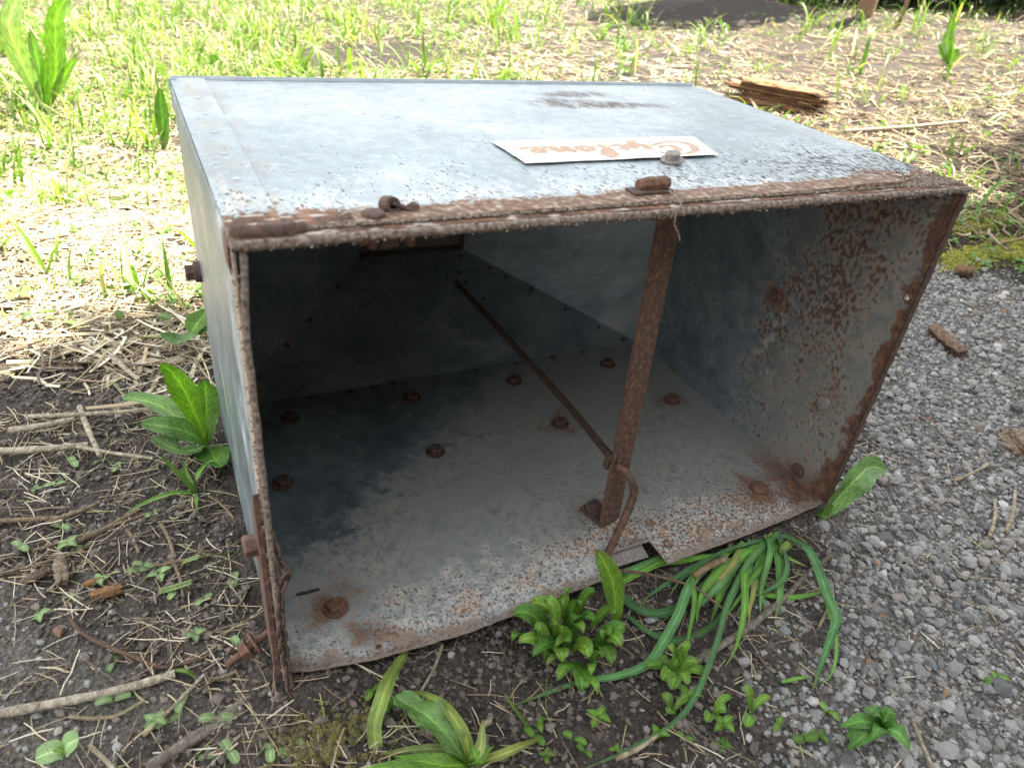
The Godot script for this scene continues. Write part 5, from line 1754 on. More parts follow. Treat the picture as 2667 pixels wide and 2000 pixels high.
	plant("grass_tuft", "small tuft of flat grass blades at the foot of the dock", Vector3(-0.048, -0.022, -0.308), [
		[[Vector3(-0.048, -0.022, -0.308), Vector3(-0.062, 0.006, -0.316), Vector3(-0.079, 0.032, -0.326)], 0.010, 0, tg, 0.4],
		[[Vector3(-0.048, -0.022, -0.308), Vector3(-0.073, -0.008, -0.299), Vector3(-0.102, 0.001, -0.281), Vector3(-0.122, 0.011, -0.258)], 0.009, 0, tg, 0.4],
		[[Vector3(-0.048, -0.020, -0.308), Vector3(-0.054, -0.007, -0.334), Vector3(-0.050, 0.007, -0.344)], 0.008, 0, tg, 0.4],
		[[Vector3(-0.048, -0.022, -0.308), Vector3(-0.042, 0.006, -0.305), Vector3(-0.027, 0.012, -0.319), Vector3(-0.009, 0.023, -0.309)], 0.007, 0, tg, 0.4],
		[[Vector3(-0.048, -0.022, -0.308), Vector3(-0.048, 0.010, -0.251), Vector3(-0.050, 0.015, -0.229)], 0.006, 0, tg, 0.4]], "grass")
	for e in [[Vector3(-0.005, 0.010, -0.159), Vector3(-0.033, 0.009, -0.149), Vector3(-0.057, -0.004, -0.150), Vector3(-0.092, -0.018, -0.160)], [Vector3(-0.005, 0.013, -0.158), Vector3(-0.031, 0.011, -0.163), Vector3(-0.054, 0.001, -0.176), Vector3(-0.066, -0.012, -0.187)]]:
		var sh := thing("grass_seed_head", "green feathery grass seed head leaning over the soil by the wall", "seed head", e[3], "grass seed heads by the wall")
		stem(sh, e, 0.0007, Color(0.13, 0.20, 0.06))
		var line := smooth_path([e[1], e[2], e[3]], 0.0042)
		for k in line.size():
			if k * 2 < line.size():
				continue
			for side in [-1.0, 1.0]:
				var d: Vector3 = (line[line.size() - 1] - line[0]).normalized()
				var sd: Vector3 = d.cross(Vector3.UP) * side
				obj("spikelet", leaf([line[k], line[k] + d * 0.004 + sd * 0.0022, line[k] + d * 0.009 + sd * 0.0038], 0.0042, 2, Color(0.23, 0.31, 0.13), Vector3.UP, 0.3), M.leaf, sh)
	# the clump of spoon-shaped leaves under the lip
	var cb := Vector3(0.288, -0.022, 0.047)
	var cl := []
	var tips := [[1120,1390,1160,1400], [1110,1330,1180,1360], [1175,1300,1210,1350], [1230,1275,1230,1330], [1285,1285,1265,1345], [1150,1420,1200,1400], [1215,1430,1225,1395], [1275,1460,1250,1405], [1270,1420,1245,1390], [1310,1370,1270,1370], [1330,1330,1275,1350], [1190,1355,1215,1365], [1155,1360,1195,1368], [1240,1340,1235,1365], [1200,1400,1220,1385], [1260,1370,1245,1370], [1340,1400,1280,1380], [1300,1420,1260,1390], [1255,1495,1250,1420], [1205,1470,1220,1420], [1290,1500,1262,1430], [1320,1440,1275,1400], [1145,1310,1190,1345], [1105,1385,1165,1385], [1255,1310,1245,1350], [1350,1365,1290,1370], [1180,1440,1205,1405]]
	var rr := RandomNumberGenerator.new()
	rr.seed = 5
	var eye_t := Vector3(0.288, -0.022, 0.047)
	var tipw := [Vector3(0.218, 0.008, 0.053), Vector3(0.224, 0.018, 0.028), Vector3(0.256, 0.028, 0.030), Vector3(0.288, 0.028, 0.026), Vector3(0.310, 0.028, 0.041), Vector3(0.224, 0.008, 0.072), Vector3(0.251, 0.003, 0.085), Vector3(0.272, -0.002, 0.106), Vector3(0.275, 0.008, 0.093), Vector3(0.304, 0.013, 0.079), Vector3(0.323, 0.018, 0.066), Vector3(0.250, 0.023, 0.057), Vector3(0.236, 0.018, 0.051), Vector3(0.274, 0.028, 0.062), Vector3(0.245, 0.018, 0.077), Vector3(0.277, 0.023, 0.076), Vector3(0.312, 0.008, 0.095), Vector3(0.288, 0.008, 0.098), Vector3(0.257, -0.007, 0.115), Vector3(0.242, -0.007, 0.096), Vector3(0.272, -0.010, 0.122), Vector3(0.297, -0.002, 0.105), Vector3(0.247, 0.013, 0.020), Vector3(0.217, -0.002, 0.042), Vector3(0.286, 0.033, 0.052), Vector3(0.327, 0.008, 0.080), Vector3(0.236, -0.002, 0.081), Vector3(0.257, 0.023, 0.083), Vector3(0.292, 0.028, 0.072), Vector3(0.236, 0.008, 0.063)]
	for k in tipw.size():
		var tp: Vector3 = tipw[k]
		var rt := cb + Vector3(rr.randf_range(-0.035, 0.035), 0.0, rr.randf_range(-0.03, 0.03))
		rt = rt.lerp(Vector3(tp.x, rt.y, tp.z), 0.42)
		rt.y = surf(rt.x, rt.z)
		var hgt := maxf(tp.y - rt.y, 0.01)
		var mid := rt.lerp(tp, 0.5) + Vector3(0, 0.35 * hgt + 0.004, 0)
		cl.append([[rt, mid, tp.lerp(mid, 0.25) + Vector3(0, 0.006, 0), tp], rr.randf_range(0.009, 0.021), 1, green(rr.randf_range(-0.2, 1.1)), 0.22, 0.015, Vector3(rr.randfn(0, 0.35), 0.9, rr.randfn(0.15, 0.35)).normalized()])
	cl.append([[Vector3(0.331, -0.018, 0.067), Vector3(0.322, 0.035, 0.061), Vector3(0.311, 0.074, 0.055), Vector3(0.294, 0.106, 0.046)], 0.022, 1, Color(0.14, 0.265, 0.035), 0.2, 0.0, Vector3(-0.3, 0.4, 0.9)])
	plant("broadleaf_weed", "dense clump of glossy spoon-shaped leaves under the hopper lip", cb, cl)
	cl = []
	cb = Vector3(0.364, -0.022, 0.125)
	for tp in [Vector3(0.347, -0.012, 0.105), Vector3(0.336, -0.002, 0.137), Vector3(0.355, 0.013, 0.113), Vector3(0.363, 0.018, 0.123), Vector3(0.377, 0.018, 0.120), Vector3(0.338, -0.002, 0.149), Vector3(0.357, -0.002, 0.151), Vector3(0.334, -0.010, 0.113), Vector3(0.393, -0.014, 0.142), Vector3(0.384, -0.002, 0.133)]:
		var hgt: float = maxf(tp.y - cb.y, 0.01)
		cl.append([[cb + Vector3(rr.randf_range(-0.01, 0.01), 0, 0), cb.lerp(tp, 0.5) + Vector3(0, 0.3 * hgt + 0.004, 0), tp], rr.randf_range(0.009, 0.015), 1, green(rr.randf()), 0.25, 0.02])
	plant("broadleaf_weed", "smaller clump of spoon-shaped leaves beside the bark twig", cb, cl)
	for e in [[Vector3(0.334, -0.022, 0.162), Vector3(0.327, -0.002, 0.149), Vector3(0.324, -0.010, 0.164)], [Vector3(0.371, -0.022, 0.177), Vector3(0.381, -0.010, 0.184), Vector3(0.354, -0.010, 0.186)], [Vector3(0.408, -0.022, 0.192), Vector3(0.403, 0.008, 0.176), Vector3(0.387, -0.010, 0.205)]]:
		plant("broadleaf_weed", "little weed with a few oval leaves on the open soil", e[0], [
			[[e[0], e[0].lerp(e[1], 0.5) + Vector3(0, 0.008, 0), e[1]], 0.013, 1, green(0.7), 0.2],
			[[e[0], e[0].lerp(e[2], 0.5) + Vector3(0, 0.008, 0), e[2]], 0.011, 1, green(0.5), 0.2],
			[[e[0], e[0] + Vector3(0.012, 0.01, -0.004), e[0] + Vector3(0.028, 0.008, -0.006)], 0.008, 1, green(0.9), 0.2]], "plant", "little weeds on the open soil")
	# ribwort rosette at the bottom
	var rb := Vector3(0.136, -0.022, 0.133)
	plant("plantain_rosette", "half eaten plantain rosette with reddish leaf bases", rb, [
		[[rb, Vector3(0.129, -0.012, 0.128), Vector3(0.115, 0.008, 0.106), Vector3(0.103, 0.008, 0.084), Vector3(0.088, 0.003, 0.060)], 0.026, 3, Color(0.11, 0.21, 0.06), 0.3, 0.16],
		[[rb, Vector3(0.134, -0.002, 0.121), Vector3(0.130, 0.008, 0.107), Vector3(0.123, 0.013, 0.091), Vector3(0.113, 0.006, 0.070), Vector3(0.102, -0.002, 0.056)], 0.012, 0, Color(0.20, 0.27, 0.06), 0.35],
		[[rb, Vector3(0.142, -0.002, 0.133), Vector3(0.146, 0.008, 0.127), Vector3(0.151, 0.013, 0.116)], 0.011, 0, Color(0.24, 0.31, 0.12), 0.35],
		[[rb, Vector3(0.141, -0.010, 0.137), Vector3(0.146, -0.002, 0.137), Vector3(0.155, -0.000, 0.136)], 0.012, 2, Color(0.13, 0.24, 0.03), 0.3],
		[[rb, Vector3(0.159, -0.010, 0.141), Vector3(0.181, -0.007, 0.142), Vector3(0.204, -0.014, 0.138)], 0.010, 0, Color(0.22, 0.25, 0.07), 0.35],
		[[rb, Vector3(0.109, -0.002, 0.134), Vector3(0.081, 0.002, 0.119), Vector3(0.070, -0.002, 0.109)], 0.018, 2, Color(0.12, 0.25, 0.03), 0.2],
		[[rb, Vector3(0.096, -0.002, 0.134), Vector3(0.060, 0.002, 0.119), Vector3(0.037, -0.002, 0.112)], 0.020, 2, Color(0.11, 0.24, 0.03), 0.2],
		[[rb + Vector3(-0.01, 0, 0), Vector3(0.115, -0.010, 0.118), Vector3(0.093, -0.010, 0.108), Vector3(0.063, -0.017, 0.096)], 0.009, 0, Color(0.16, 0.21, 0.07), 0.35],
		[[rb, Vector3(0.137, -0.007, 0.137), Vector3(0.137, -0.002, 0.129), Vector3(0.137, -0.000, 0.123)], 0.014, 2, Color(0.12, 0.23, 0.03), 0.3]])
	plant("leaf_blade", "bruised yellow-green strap leaf bent out from under the hopper lip", Vector3(0.057, -0.022, 0.088), [
		[[Vector3(0.062, -0.018, 0.089), Vector3(0.066, -0.014, 0.071), Vector3(0.076, -0.004, 0.058), Vector3(0.091, -0.002, 0.038), Vector3(0.112, -0.010, 0.014), Vector3(0.128, -0.016, -0.005)], 0.015, 0, Color(0.17, 0.24, 0.06), 0.4, 0.02]], "leaf")
	# strap leaves, like leek, squeezed out from under the lip
	var lk := Color(0.085, 0.215, 0.085)
	var lk2 := Color(0.13, 0.30, 0.05)
	var lb := Vector3(0.611, -0.022, 0.014)
	var straps := [
		[[Vector3(0.568, -0.011, 0.022), Vector3(0.505, -0.003, 0.058), Vector3(0.458, -0.000, 0.088), Vector3(0.421, -0.002, 0.118), Vector3(0.393, -0.006, 0.139), Vector3(0.359, -0.011, 0.161), Vector3(0.323, -0.016, 0.174), Vector3(0.274, -0.018, 0.177), Vector3(0.240, -0.018, 0.177), Vector3(0.216, -0.018, 0.176)], 0.0135, lk],
		[[Vector3(0.513, -0.011, 0.018), Vector3(0.446, -0.003, 0.043), Vector3(0.399, -0.001, 0.078), Vector3(0.358, -0.005, 0.103), Vector3(0.337, -0.013, 0.111), Vector3(0.303, -0.016, 0.109), Vector3(0.265, -0.017, 0.100), Vector3(0.219, -0.018, 0.098), Vector3(0.187, -0.018, 0.097)], 0.0125, lk],
		[[Vector3(0.545, -0.010, 0.014), Vector3(0.460, -0.003, 0.033), Vector3(0.427, -0.005, 0.072), Vector3(0.383, -0.017, 0.116)], 0.0115, lk2],
		[[Vector3(0.573, -0.010, 0.016), Vector3(0.517, -0.001, 0.053), Vector3(0.474, -0.002, 0.100), Vector3(0.439, -0.011, 0.130), Vector3(0.417, -0.017, 0.141)], 0.0105, lk2],
		[[Vector3(0.611, -0.013, 0.019), Vector3(0.611, -0.000, 0.053), Vector3(0.590, -0.001, 0.095), Vector3(0.566, -0.005, 0.139), Vector3(0.548, -0.010, 0.167), Vector3(0.522, -0.015, 0.189), Vector3(0.500, -0.018, 0.196)], 0.0085, lk2],
		[[Vector3(0.612, -0.011, 0.017), Vector3(0.609, 0.002, 0.062), Vector3(0.579, -0.000, 0.121), Vector3(0.566, -0.001, 0.146), Vector3(0.521, -0.010, 0.175), Vector3(0.486, -0.018, 0.197)], 0.0155, lk],
		[[Vector3(0.377, -0.018, -0.007), Vector3(0.408, -0.016, -0.006), Vector3(0.451, -0.013, -0.011)], 0.014, lk],
		[[Vector3(0.379, -0.018, 0.004), Vector3(0.432, -0.016, -0.003), Vector3(0.468, -0.015, 0.005), Vector3(0.517, -0.013, 0.014)], 0.013, lk2],
		[[Vector3(0.362, -0.018, 0.012), Vector3(0.376, -0.016, 0.050), Vector3(0.405, -0.015, 0.062), Vector3(0.472, -0.010, 0.050)], 0.013, Color(0.04, 0.115, 0.04)],
		[[Vector3(0.357, -0.018, 0.048), Vector3(0.372, -0.017, 0.083), Vector3(0.403, -0.016, 0.099), Vector3(0.456, -0.015, 0.088), Vector3(0.528, -0.008, 0.050)], 0.011, Color(0.05, 0.135, 0.045)],
		[[Vector3(0.587, -0.010, 0.017), Vector3(0.508, -0.003, 0.020), Vector3(0.444, -0.005, 0.033), Vector3(0.412, -0.012, 0.047)], 0.010, lk],
		[[Vector3(0.590, -0.010, 0.023), Vector3(0.507, -0.001, 0.038), Vector3(0.450, -0.003, 0.059), Vector3(0.423, -0.015, 0.085)], 0.012, lk2],
		[[Vector3(0.605, -0.010, 0.024), Vector3(0.529, -0.001, 0.061), Vector3(0.487, -0.006, 0.080), Vector3(0.450, -0.015, 0.096)], 0.0105, lk2],
		[[Vector3(0.553, -0.010, 0.022), Vector3(0.502, -0.003, 0.045), Vector3(0.464, -0.005, 0.062), Vector3(0.421, -0.015, 0.075)], 0.011, lk],
		[[Vector3(0.602, -0.010, 0.018), Vector3(0.575, -0.001, 0.059), Vector3(0.548, -0.003, 0.081), Vector3(0.513, -0.010, 0.083), Vector3(0.483, -0.013, 0.080)], 0.0085, lk],
		[[Vector3(0.534, -0.010, 0.027), Vector3(0.533, -0.007, 0.060), Vector3(0.533, -0.012, 0.082)], 0.009, Color(0.05, 0.13, 0.035)],
		[[Vector3(0.596, -0.010, 0.025), Vector3(0.555, -0.003, 0.042), Vector3(0.524, -0.006, 0.073), Vector3(0.523, -0.015, 0.082)], 0.010, lk2],
		[[Vector3(0.525, -0.017, 0.081), Vector3(0.555, -0.013, 0.100), Vector3(0.603, -0.015, 0.105)], 0.0075, lk2],
		[[Vector3(0.462, -0.018, 0.178), Vector3(0.479, -0.016, 0.182), Vector3(0.497, -0.017, 0.185)], 0.0080, lk2],
		[[Vector3(0.622, -0.010, 0.030), Vector3(0.580, -0.003, 0.047), Vector3(0.598, -0.007, 0.073)], 0.013, Color(0.20, 0.29, 0.07)],
		[[Vector3(0.528, -0.010, 0.017), Vector3(0.465, -0.007, 0.024), Vector3(0.390, -0.012, 0.038), Vector3(0.372, -0.016, 0.048)], 0.009, lk]]
	var sp := []
	for s in straps:
		sp.append([s[0], s[1] * rr.randf_range(0.75, 1.05), 0, s[2] * rr.randf_range(0.85, 1.25), rr.randf_range(-0.05, 0.3), 0.0, Vector3(rr.randfn(0, 0.4), 1, rr.randfn(0.2, 0.4)).normalized()])
	for k in 13:
		var r0 := Vector3(0.615, -0.022, 0.018).lerp(Vector3(0.526, -0.022, 0.016), rr.randf()) + Vector3(0, 0.010, -0.006)
		var far := Vector3(0.435, -0.022, 0.046).lerp(Vector3(0.528, -0.022, 0.110), rr.randf()) + Vector3(rr.randfn(0, 0.012), 0.004, rr.randfn(0, 0.018))
		var md := r0.lerp(far, rr.randf_range(0.35, 0.6)) + Vector3(rr.randfn(0, 0.006), rr.randf_range(0.004, 0.020), rr.randfn(0, 0.006))
		sp.append([[r0, md, far.lerp(md, 0.4) + Vector3(rr.randfn(0, 0.004), 0.002, 0), far], rr.randf_range(0.006, 0.0125), 0, lk.lerp(lk2, rr.randf()) if k % 5 else Color(0.25, 0.27, 0.09), rr.randf_range(0.0, 0.3), 0.0, Vector3(rr.randfn(0, 0.4), 1, rr.randfn(0.2, 0.4)).normalized()])
	plant("strap_leaf_plant", "long leek-like strap leaves spilling from under the right of the hopper lip", lb, sp)
	stick("straw_stem", "splintered dry blade among the strap leaves at the lip", [Vector3(0.452, -0.002, 0.039), Vector3(0.470, 0.006, 0.038), Vector3(0.499, 0.008, 0.036)], 0.0040, 0.0030, Color(0.36, 0.24, 0.14), Color(0.42, 0.30, 0.19), 0.3)
	# the leaf that sticks out round the far corner
	plant("broadleaf_weed", "broad ribbed leaf sticking out past the hopper's far lower corner", Vector3(0.688, -0.022, 0.010), [
		[[Vector3(0.687, -0.018, 0.010), Vector3(0.698, 0.027, 0.015), Vector3(0.707, 0.058, 0.020), Vector3(0.736, 0.064, 0.014), Vector3(0.764, 0.055, 0.018)], 0.036, 3, Color(0.16, 0.28, 0.11), 0.45, 0.03, Vector3(-0.2, 0.6, 0.7)],
		[[Vector3(0.626, -0.025, 0.016), Vector3(0.678, -0.022, 0.004), Vector3(0.688, -0.001, 0.010), Vector3(0.694, 0.012, 0.014)], 0.020, 3, Color(0.105, 0.22, 0.03), 0.3, 0.02, Vector3(-0.3, 0.4, 0.8)]])
	# pointed-leaf weed at the lower right
	var wb := Vector3(0.504, -0.022, 0.259)
	var wl := []
	for e in [[Vector3(0.492, 0.013, 0.242), 0.018], [Vector3(0.519, 0.013, 0.253), 0.017], [Vector3(0.465, -0.000, 0.243), 0.017], [Vector3(0.462, -0.010, 0.260), 0.016], [Vector3(0.518, -0.008, 0.286), 0.019], [Vector3(0.471, 0.014, 0.269), 0.013], [Vector3(0.469, -0.010, 0.251), 0.018], [Vector3(0.485, 0.024, 0.254), 0.016], [Vector3(0.492, 0.022, 0.263), 0.014]]:
		var tp: Vector3 = e[0]
		var c0 := wb + Vector3(0, 0.024, 0)
		wl.append([[c0, c0.lerp(tp, 0.5) + Vector3(0, 0.008, 0), tp], e[1], 2, Color(0.095, 0.225, 0.05) * rr.randf_range(0.9, 1.15), 0.25, 0.03])
	var wd := plant("pointed_leaf_weed", "bushy little weed with pointed bright leaves in the gravel", wb, wl)
	stem(wd, [wb - Vector3(0, 0.004, 0), wb + Vector3(0.002, 0.012, 0), wb + Vector3(0, 0.026, 0)], 0.0013, Color(0.16, 0.23, 0.08))
	# two thin grass shoots at the foot of the clump
	for e in [[Vector3(0.217, -0.022, 0.125), Vector3(0.210, 0.024, 0.121), Vector3(0.210, 0.054, 0.121)], [Vector3(0.199, -0.022, 0.125), Vector3(0.184, 0.007, 0.116), Vector3(0.171, 0.035, 0.109)], [Vector3(-0.074, -0.022, -0.044), Vector3(-0.081, -0.013, -0.047), Vector3(-0.093, -0.014, -0.054)]]:
		plant("grass_shoot", "thin single grass shoot on the bare soil", e[0], [[e, 0.0055, 0, Color(0.16, 0.26, 0.05), 0.4]], "grass", "thin grass shoots")
	# moss
	var gm := Geo.new()
	gm.lathe(Vector3.ZERO, Vector3.UP, [[0.22, 0.0], [0.35, 0.4], [0.2, 0.8], [0.01, 1.0]], 5)
	var mm := gm.mesh()
	for e in [[Vector3(0.028, -0.022, 0.075), 0.055, 0.028, "olive cushion of moss on the soil below the chain"], [Vector3(1.888, 0.060, -0.641), 0.10, 0.04, "yellow-green moss beyond the gravel, the patch next to the bare soil"], [Vector3(1.683, 0.031, -0.520), 0.09, 0.04, "yellow-green moss beyond the gravel, the patch at the hopper corner"], [Vector3(1.843, 0.047, -0.503), 0.09, 0.05, "yellow-green moss beyond the gravel, the patch out by the frame of straw"]]:
		var xs: Array[Transform3D] = []
		var cs: Array[Color] = []
		var far: bool = e[1] > 0.06
		for k in 6500:
			var x: float = e[0].x + rr.randfn(0, 0.45) * e[1]
			var z: float = e[0].z + rr.randfn(0, 0.45) * e[2] * (1.0 if far else 1.0)
			if n_zone.get_noise_2d(x * 3.0, z * 3.0) < -0.25:
				continue
			var r := rr.randf_range(0.0018, 0.0042) * (1.9 if far else 1.0)
			xs.append(Transform3D(Basis.from_euler(Vector3(rr.randfn(0, 0.5), rr.randf() * TAU, rr.randfn(0, 0.5))).scaled(Vector3(r, r, r)), Vector3(x, surf(x, z) - 0.0005, z)))
			var t := rr.randf_range(0.6, 1.3)
			cs.append(Color(0.15 * t, 0.135 * t, 0.045 * t) if not far else Color(0.24 * t, 0.24 * t, 0.04 * t))
		var o := scatter("moss", mm, M.moss, xs, cs)
		tag(o, e[3], "moss", "", "stuff")
	# a few rootlets hanging from the lip
	var root := Color(0.16, 0.10, 0.075)
	for e in [[Vector3(0.272, -0.017, 0.006), Vector3(0.270, -0.041, 0.008), Vector3(0.264, -0.055, 0.010)], [Vector3(0.298, -0.017, 0.006), Vector3(0.290, -0.036, 0.010), Vector3(0.281, -0.038, 0.011)], [Vector3(0.199, -0.004, 0.012), Vector3(0.198, -0.027, 0.014), Vector3(0.193, -0.034, 0.015)]]:
		stick("rootlet", "fine dead rootlet dangling from the hopper lip", e, 0.0006, 0.0004, root, root, 0.2, "root", "rootlets on the lip")
	stick("rootlet", "pale forked rootlet caught on the top rim above the strap", [Vector3(0.338, 0.437, -0.015), Vector3(0.336, 0.436, -0.004), Vector3(0.332, 0.435, 0.010), Vector3(0.329, 0.427, 0.010), Vector3(0.329, 0.420, 0.009), Vector3(0.338, 0.409, 0.008), Vector3(0.341, 0.403, 0.008)], 0.0011, 0.0005, Color(0.34, 0.29, 0.23), Color(0.38, 0.32, 0.25), 0.2, "root")


# ---------------------------------------------------------------- far things
func leafy(center: Vector3, size: Vector3, n: int, leaf_size: float, s: int, tone: Color) -> Geo:
	var r := RandomNumberGenerator.new()
	r.seed = s
	var g := Geo.new()
	for k in n:
		var d := Vector3(r.randfn(0, 1), r.randfn(0, 1), r.randfn(0, 1)).normalized() * pow(r.randf(), 0.45)
		var p := center + d * size
		var b := Basis.from_euler(Vector3(r.randf() * TAU, r.randf() * TAU, r.randf() * TAU))
		var l := leaf_size * r.randf_range(0.6, 1.3)
		var t := r.randf_range(0.7, 1.25)
		var c := Color(tone.r * t, tone.g * t, tone.b * t)
		g.face([p, p + b * Vector3(l * 0.45, 0.1 * l, l * 0.5), p + b * Vector3(0, 0, l * 1.3), p + b * Vector3(-l * 0.45, 0.1 * l, l * 0.5)], c)
	return g


func build_far() -> void:
	var pb := Vector3(4.913, 0.213, -3.780)
	var g := Geo.new()
	var b := Basis(Vector3.UP, 0.55) * Basis(Vector3.BACK, 0.06)
	g.box(b, pb + Vector3(0, 0.45, 0), Vector3(0.055, 0.52, 0.055), 0.006, Color(0.36, 0.22, 0.13))
	var o := obj("wooden_post", g, M.wood, null, pb)
	tag(o, "brown wooden post standing in front of the dark shrubs", "post")
	stick("dry_stalk", "slanting dry cane beside the wooden post", [Vector3(4.836, 0.204, -3.410), Vector3(4.846, 0.338, -3.405), Vector3(4.843, 0.451, -3.406), Vector3(4.832, 0.614, -3.412)], 0.016, 0.012, Color(0.34, 0.22, 0.12), Color(0.34, 0.22, 0.12))
	var gp := "shrubs along the far edge"
	var k := 0
	for e in [[Vector3(5.209, 0.206, -4.547), 0.5], [Vector3(5.680, 0.265, -4.162), 0.55], [Vector3(6.139, 0.310, -4.093), 0.6], [Vector3(6.292, 0.337, -3.788), 0.5], [Vector3(6.200, 0.347, -3.344), 0.6], [Vector3(5.180, 0.181, -5.065), 0.4]]:
		k += 1
		var at: Vector3 = e[0]
		var sh := thing("shrub", "dark green shrub in the shade along the far edge", "shrub", at, gp)
		obj("crown", leafy(at + Vector3(0.25, 0.30, -0.35), Vector3(e[1], 0.36, e[1]) * 0.9, 2600, 0.045, 500 + k, Color(0.045, 0.095, 0.028)), M.leaf, sh)
		g = Geo.new()
		g.tube([at + Vector3(0.25, -0.05, -0.35), at + Vector3(0.26, 0.2, -0.36), at + Vector3(0.24, 0.45, -0.33)], [0.02, 0.016, 0.006], 7, Color(0.12, 0.09, 0.06), Color(0.12, 0.09, 0.06))
		obj("trunk", g, M.bark, sh)
	var yb := Vector3(5.355, 0.197, -5.070)
	var young := thing("young_tree", "slender young tree at the far edge that shades the heap of earth", "tree", yb)
	var heap := Vector3(4.15, 0.2, -4.5) + SUN * (2.0 / SUN.y)
	obj("crown", leafy(heap, Vector3(1.0, 0.45, 0.75), 2600, 0.10, 640, Color(0.06, 0.12, 0.03)), M.leaf, young)
	g = Geo.new()
	g.tube([yb - Vector3(0, 0.05, 0), yb + Vector3(0.02, 0.7, 0), yb.lerp(heap, 0.7), heap], [0.032, 0.026, 0.018, 0.008], 8, Color(0.13, 0.10, 0.075), Color(0.13, 0.10, 0.075))
	obj("trunk", g, M.bark, young)
	# unseen board wall added behind the viewer to block low sky light
	var wc := Vector3(1.95, 0, 1.85)
	var sky_blocker := thing("sky_blocker", "added unseen board wall that keeps low sky light out of the hopper mouth", "sky_blocker", Vector3(wc.x, surf(wc.x, wc.z), wc.z))
	for j in 13:
		g = Geo.new()
		g.box(Basis(Vector3.RIGHT, 0.06), wc + Vector3(0, -0.05 + 0.18 * j, 0), Vector3(2.9, 0.096, 0.011), 0.002, Color(0.062, 0.050, 0.042))
		obj("board", g, M.wood, sky_blocker)
	# the tree that shades the hopper; it stands to the right, out of the picture
	var sun := SUN
	var base := Vector3(4.9, 0.0, 0.3)
	base.y = surf(base.x, base.z) - 0.05
	var tr := thing("tree", "leafy tree beside the gravel whose branch overhangs and shades the hopper", "tree", base)
	var r := RandomNumberGenerator.new()
	r.seed = 77
	g = Geo.new()
	var hearts := []
	for j in 14000:
		# spread so that the shade ends just behind the hopper
		var u := r.randf_range(-1.3, 3.2)
		var w := r.randf_range(-0.28, 1.75)
		if w < 0.12 and r.randf() > ss(-0.17, 0.10, w + 0.16 * sin(u * 5.0) + 0.08 * sin(u * 13.0)):
			continue
		var q := Vector3(-0.26, 0, -0.46) + Vector3(0.992, 0, -0.122) * u + Vector3(0.122, 0, 0.992) * w
		var hgt := r.randf_range(3.7, 4.9)
		var p := q + sun * (hgt / sun.y)
		if j % 700 == 0:
			hearts.append(p)
		var bb := Basis.from_euler(Vector3(r.randfn(0, 0.7), r.randf() * TAU, r.randfn(0, 0.7)))
		var l := r.randf_range(0.08, 0.14)
		var t := r.randf_range(0.75, 1.2)
		g.face([p, p + bb * Vector3(l * 0.42, 0.02, l * 0.5), p + bb * Vector3(0, -0.03, l * 1.3), p + bb * Vector3(-l * 0.42, 0.02, l * 0.5)], Color(0.055 * t, 0.115 * t, 0.025 * t))
	obj("crown", g, M.leaf, tr)
	g = Geo.new()
	var fork := base + Vector3(-0.25, 3.0, -0.7)
	g.tube([base, base + Vector3(0.03, 0.9, -0.1), base + Vector3(-0.05, 2.0, -0.4), fork], [0.17, 0.13, 0.11, 0.09], 12, Color(0.13, 0.10, 0.075), Color(0.13, 0.10, 0.075), 0.2, n_zone)
	obj("trunk", g, M.bark, tr)
	for h in hearts:
		g = Geo.new()
		g.tube([fork, fork.lerp(h, 0.5) + Vector3(0, 0.25, 0), h], [0.06, 0.035, 0.012], 8, Color(0.13, 0.10, 0.075), Color(0.13, 0.10, 0.075))
		obj("branch", g, M.bark, tr)


const SUN := Vector3(0.4772, 0.8480, -0.2279)


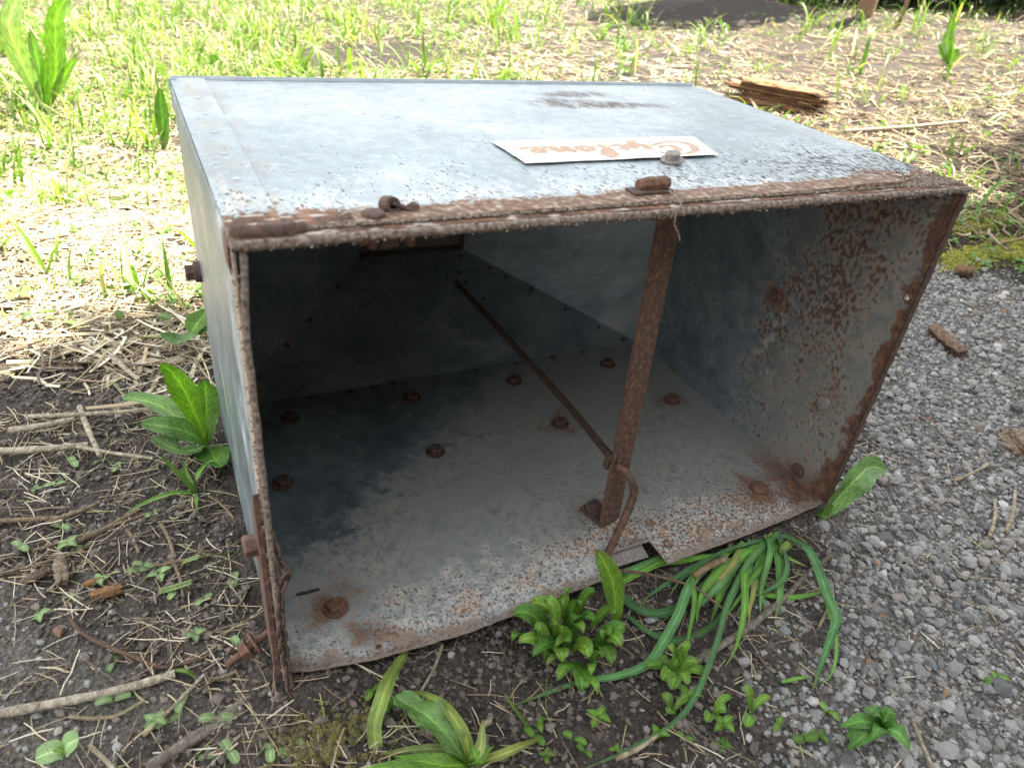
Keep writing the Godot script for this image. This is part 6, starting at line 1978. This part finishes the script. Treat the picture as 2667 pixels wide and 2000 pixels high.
func _ready() -> void:
	rng.seed = 20240611
	# camera
	var cam := Camera3D.new()
	cam.name = "camera"
	cam.transform = Transform3D(Basis(Vector3(0.89760, 0.09877, 0.42961), Vector3(0.16027, 0.83476, -0.52677), Vector3(-0.41065, 0.54168, 0.73345)), EYE)
	cam.near = 0.05
	cam.far = 200.0
	var at := CameraAttributesPhysical.new()
	at.frustum_focal_length = 22.556
	at.frustum_near = 0.05
	at.frustum_far = 200.0
	at.frustum_focus_distance = 0.92
	at.exposure_aperture = 7.0
	cam.attributes = at
	add_child(cam)
	cam.current = true
	# sky, exposure
	var env := Environment.new()
	var sky := Sky.new()
	var sm := ProceduralSkyMaterial.new()
	sm.sky_top_color = Color(0.83, 0.85, 0.87)
	sm.sky_horizon_color = Color(0.97, 0.96, 0.94)
	sm.sky_curve = 0.25
	sm.ground_horizon_color = Color(0.60, 0.60, 0.56)
	sm.ground_bottom_color = Color(0.35, 0.32, 0.28)
	sm.sky_energy_multiplier = 0.8
	sky.sky_material = sm
	env.background_mode = Environment.BG_SKY
	env.sky = sky
	env.tonemap_mode = Environment.TONE_MAPPER_LINEAR
	env.tonemap_exposure = 6.3
	env.sdfgi_enabled = true
	env.ssao_enabled = true
	env.ssil_enabled = true
	var we := WorldEnvironment.new()
	we.name = "world_environment"
	we.environment = env
	add_child(we)
	# sun: high, ahead and to the right
	var sun := DirectionalLight3D.new()
	sun.name = "sun"
	sun.light_color = Color(1.0, 0.95, 0.86)
	sun.light_energy = 1.6
	sun.light_angular_distance = 0.53
	sun.shadow_enabled = true
	sun.basis = Basis.looking_at(-SUN, Vector3.UP)
	add_child(sun)

	for p in [Vector3(0.377, -0.022, 0.240), Vector3(0.480, -0.022, 0.168), Vector3(0.619, -0.022, 0.093), Vector3(0.718, -0.022, 0.012), Vector3(1.349, -0.001, -0.467), Vector3(1.559, 0.019, -0.541), Vector3(1.674, 0.028, -0.500), Vector3(1.685, 0.019, -0.342)]:
		gravel_edge.append(Vector2(p.x, p.z))
	gravel_edge.append(Vector2(4.5, 0.2))
	gravel_edge.append(Vector2(3.5, 2.5))
	gravel_edge.append(Vector2(0.5, 2.5))
	for p in [Vector3(-0.266, -0.022, -0.219), Vector3(-0.179, -0.022, -0.126), Vector3(-0.121, -0.022, -0.054), Vector3(-0.112, -0.022, -0.011), Vector3(-0.142, -0.022, 0.025)]:
		path_edge.append(Vector2(p.x, p.z))
	path_edge.append(Vector2(-0.3, 0.4))
	path_edge.append(Vector2(-0.9, 0.2))
	path_edge.append(Vector2(-0.8, -0.2))

	var t0 := Time.get_ticks_msec()
	make_materials()
	for k in 3:
		var m: StandardMaterial3D = M.stone.duplicate()
		m.vertex_color_use_as_albedo = false
		m.albedo_color = [lin(0.33, 0.325, 0.31), lin(0.13, 0.13, 0.132), lin(0.24, 0.20, 0.17)][k]
		M["stone_%d" % k] = m
	print("materials ", Time.get_ticks_msec() - t0)
	build_ground()
	print("ground ", Time.get_ticks_msec() - t0)
	build_hopper()
	build_chain()
	print("hopper ", Time.get_ticks_msec() - t0)
	build_stones()
	build_litter()
	print("litter ", Time.get_ticks_msec() - t0)
	build_far()
	build_sticks()
	build_plants()
	print("all ", Time.get_ticks_msec() - t0)
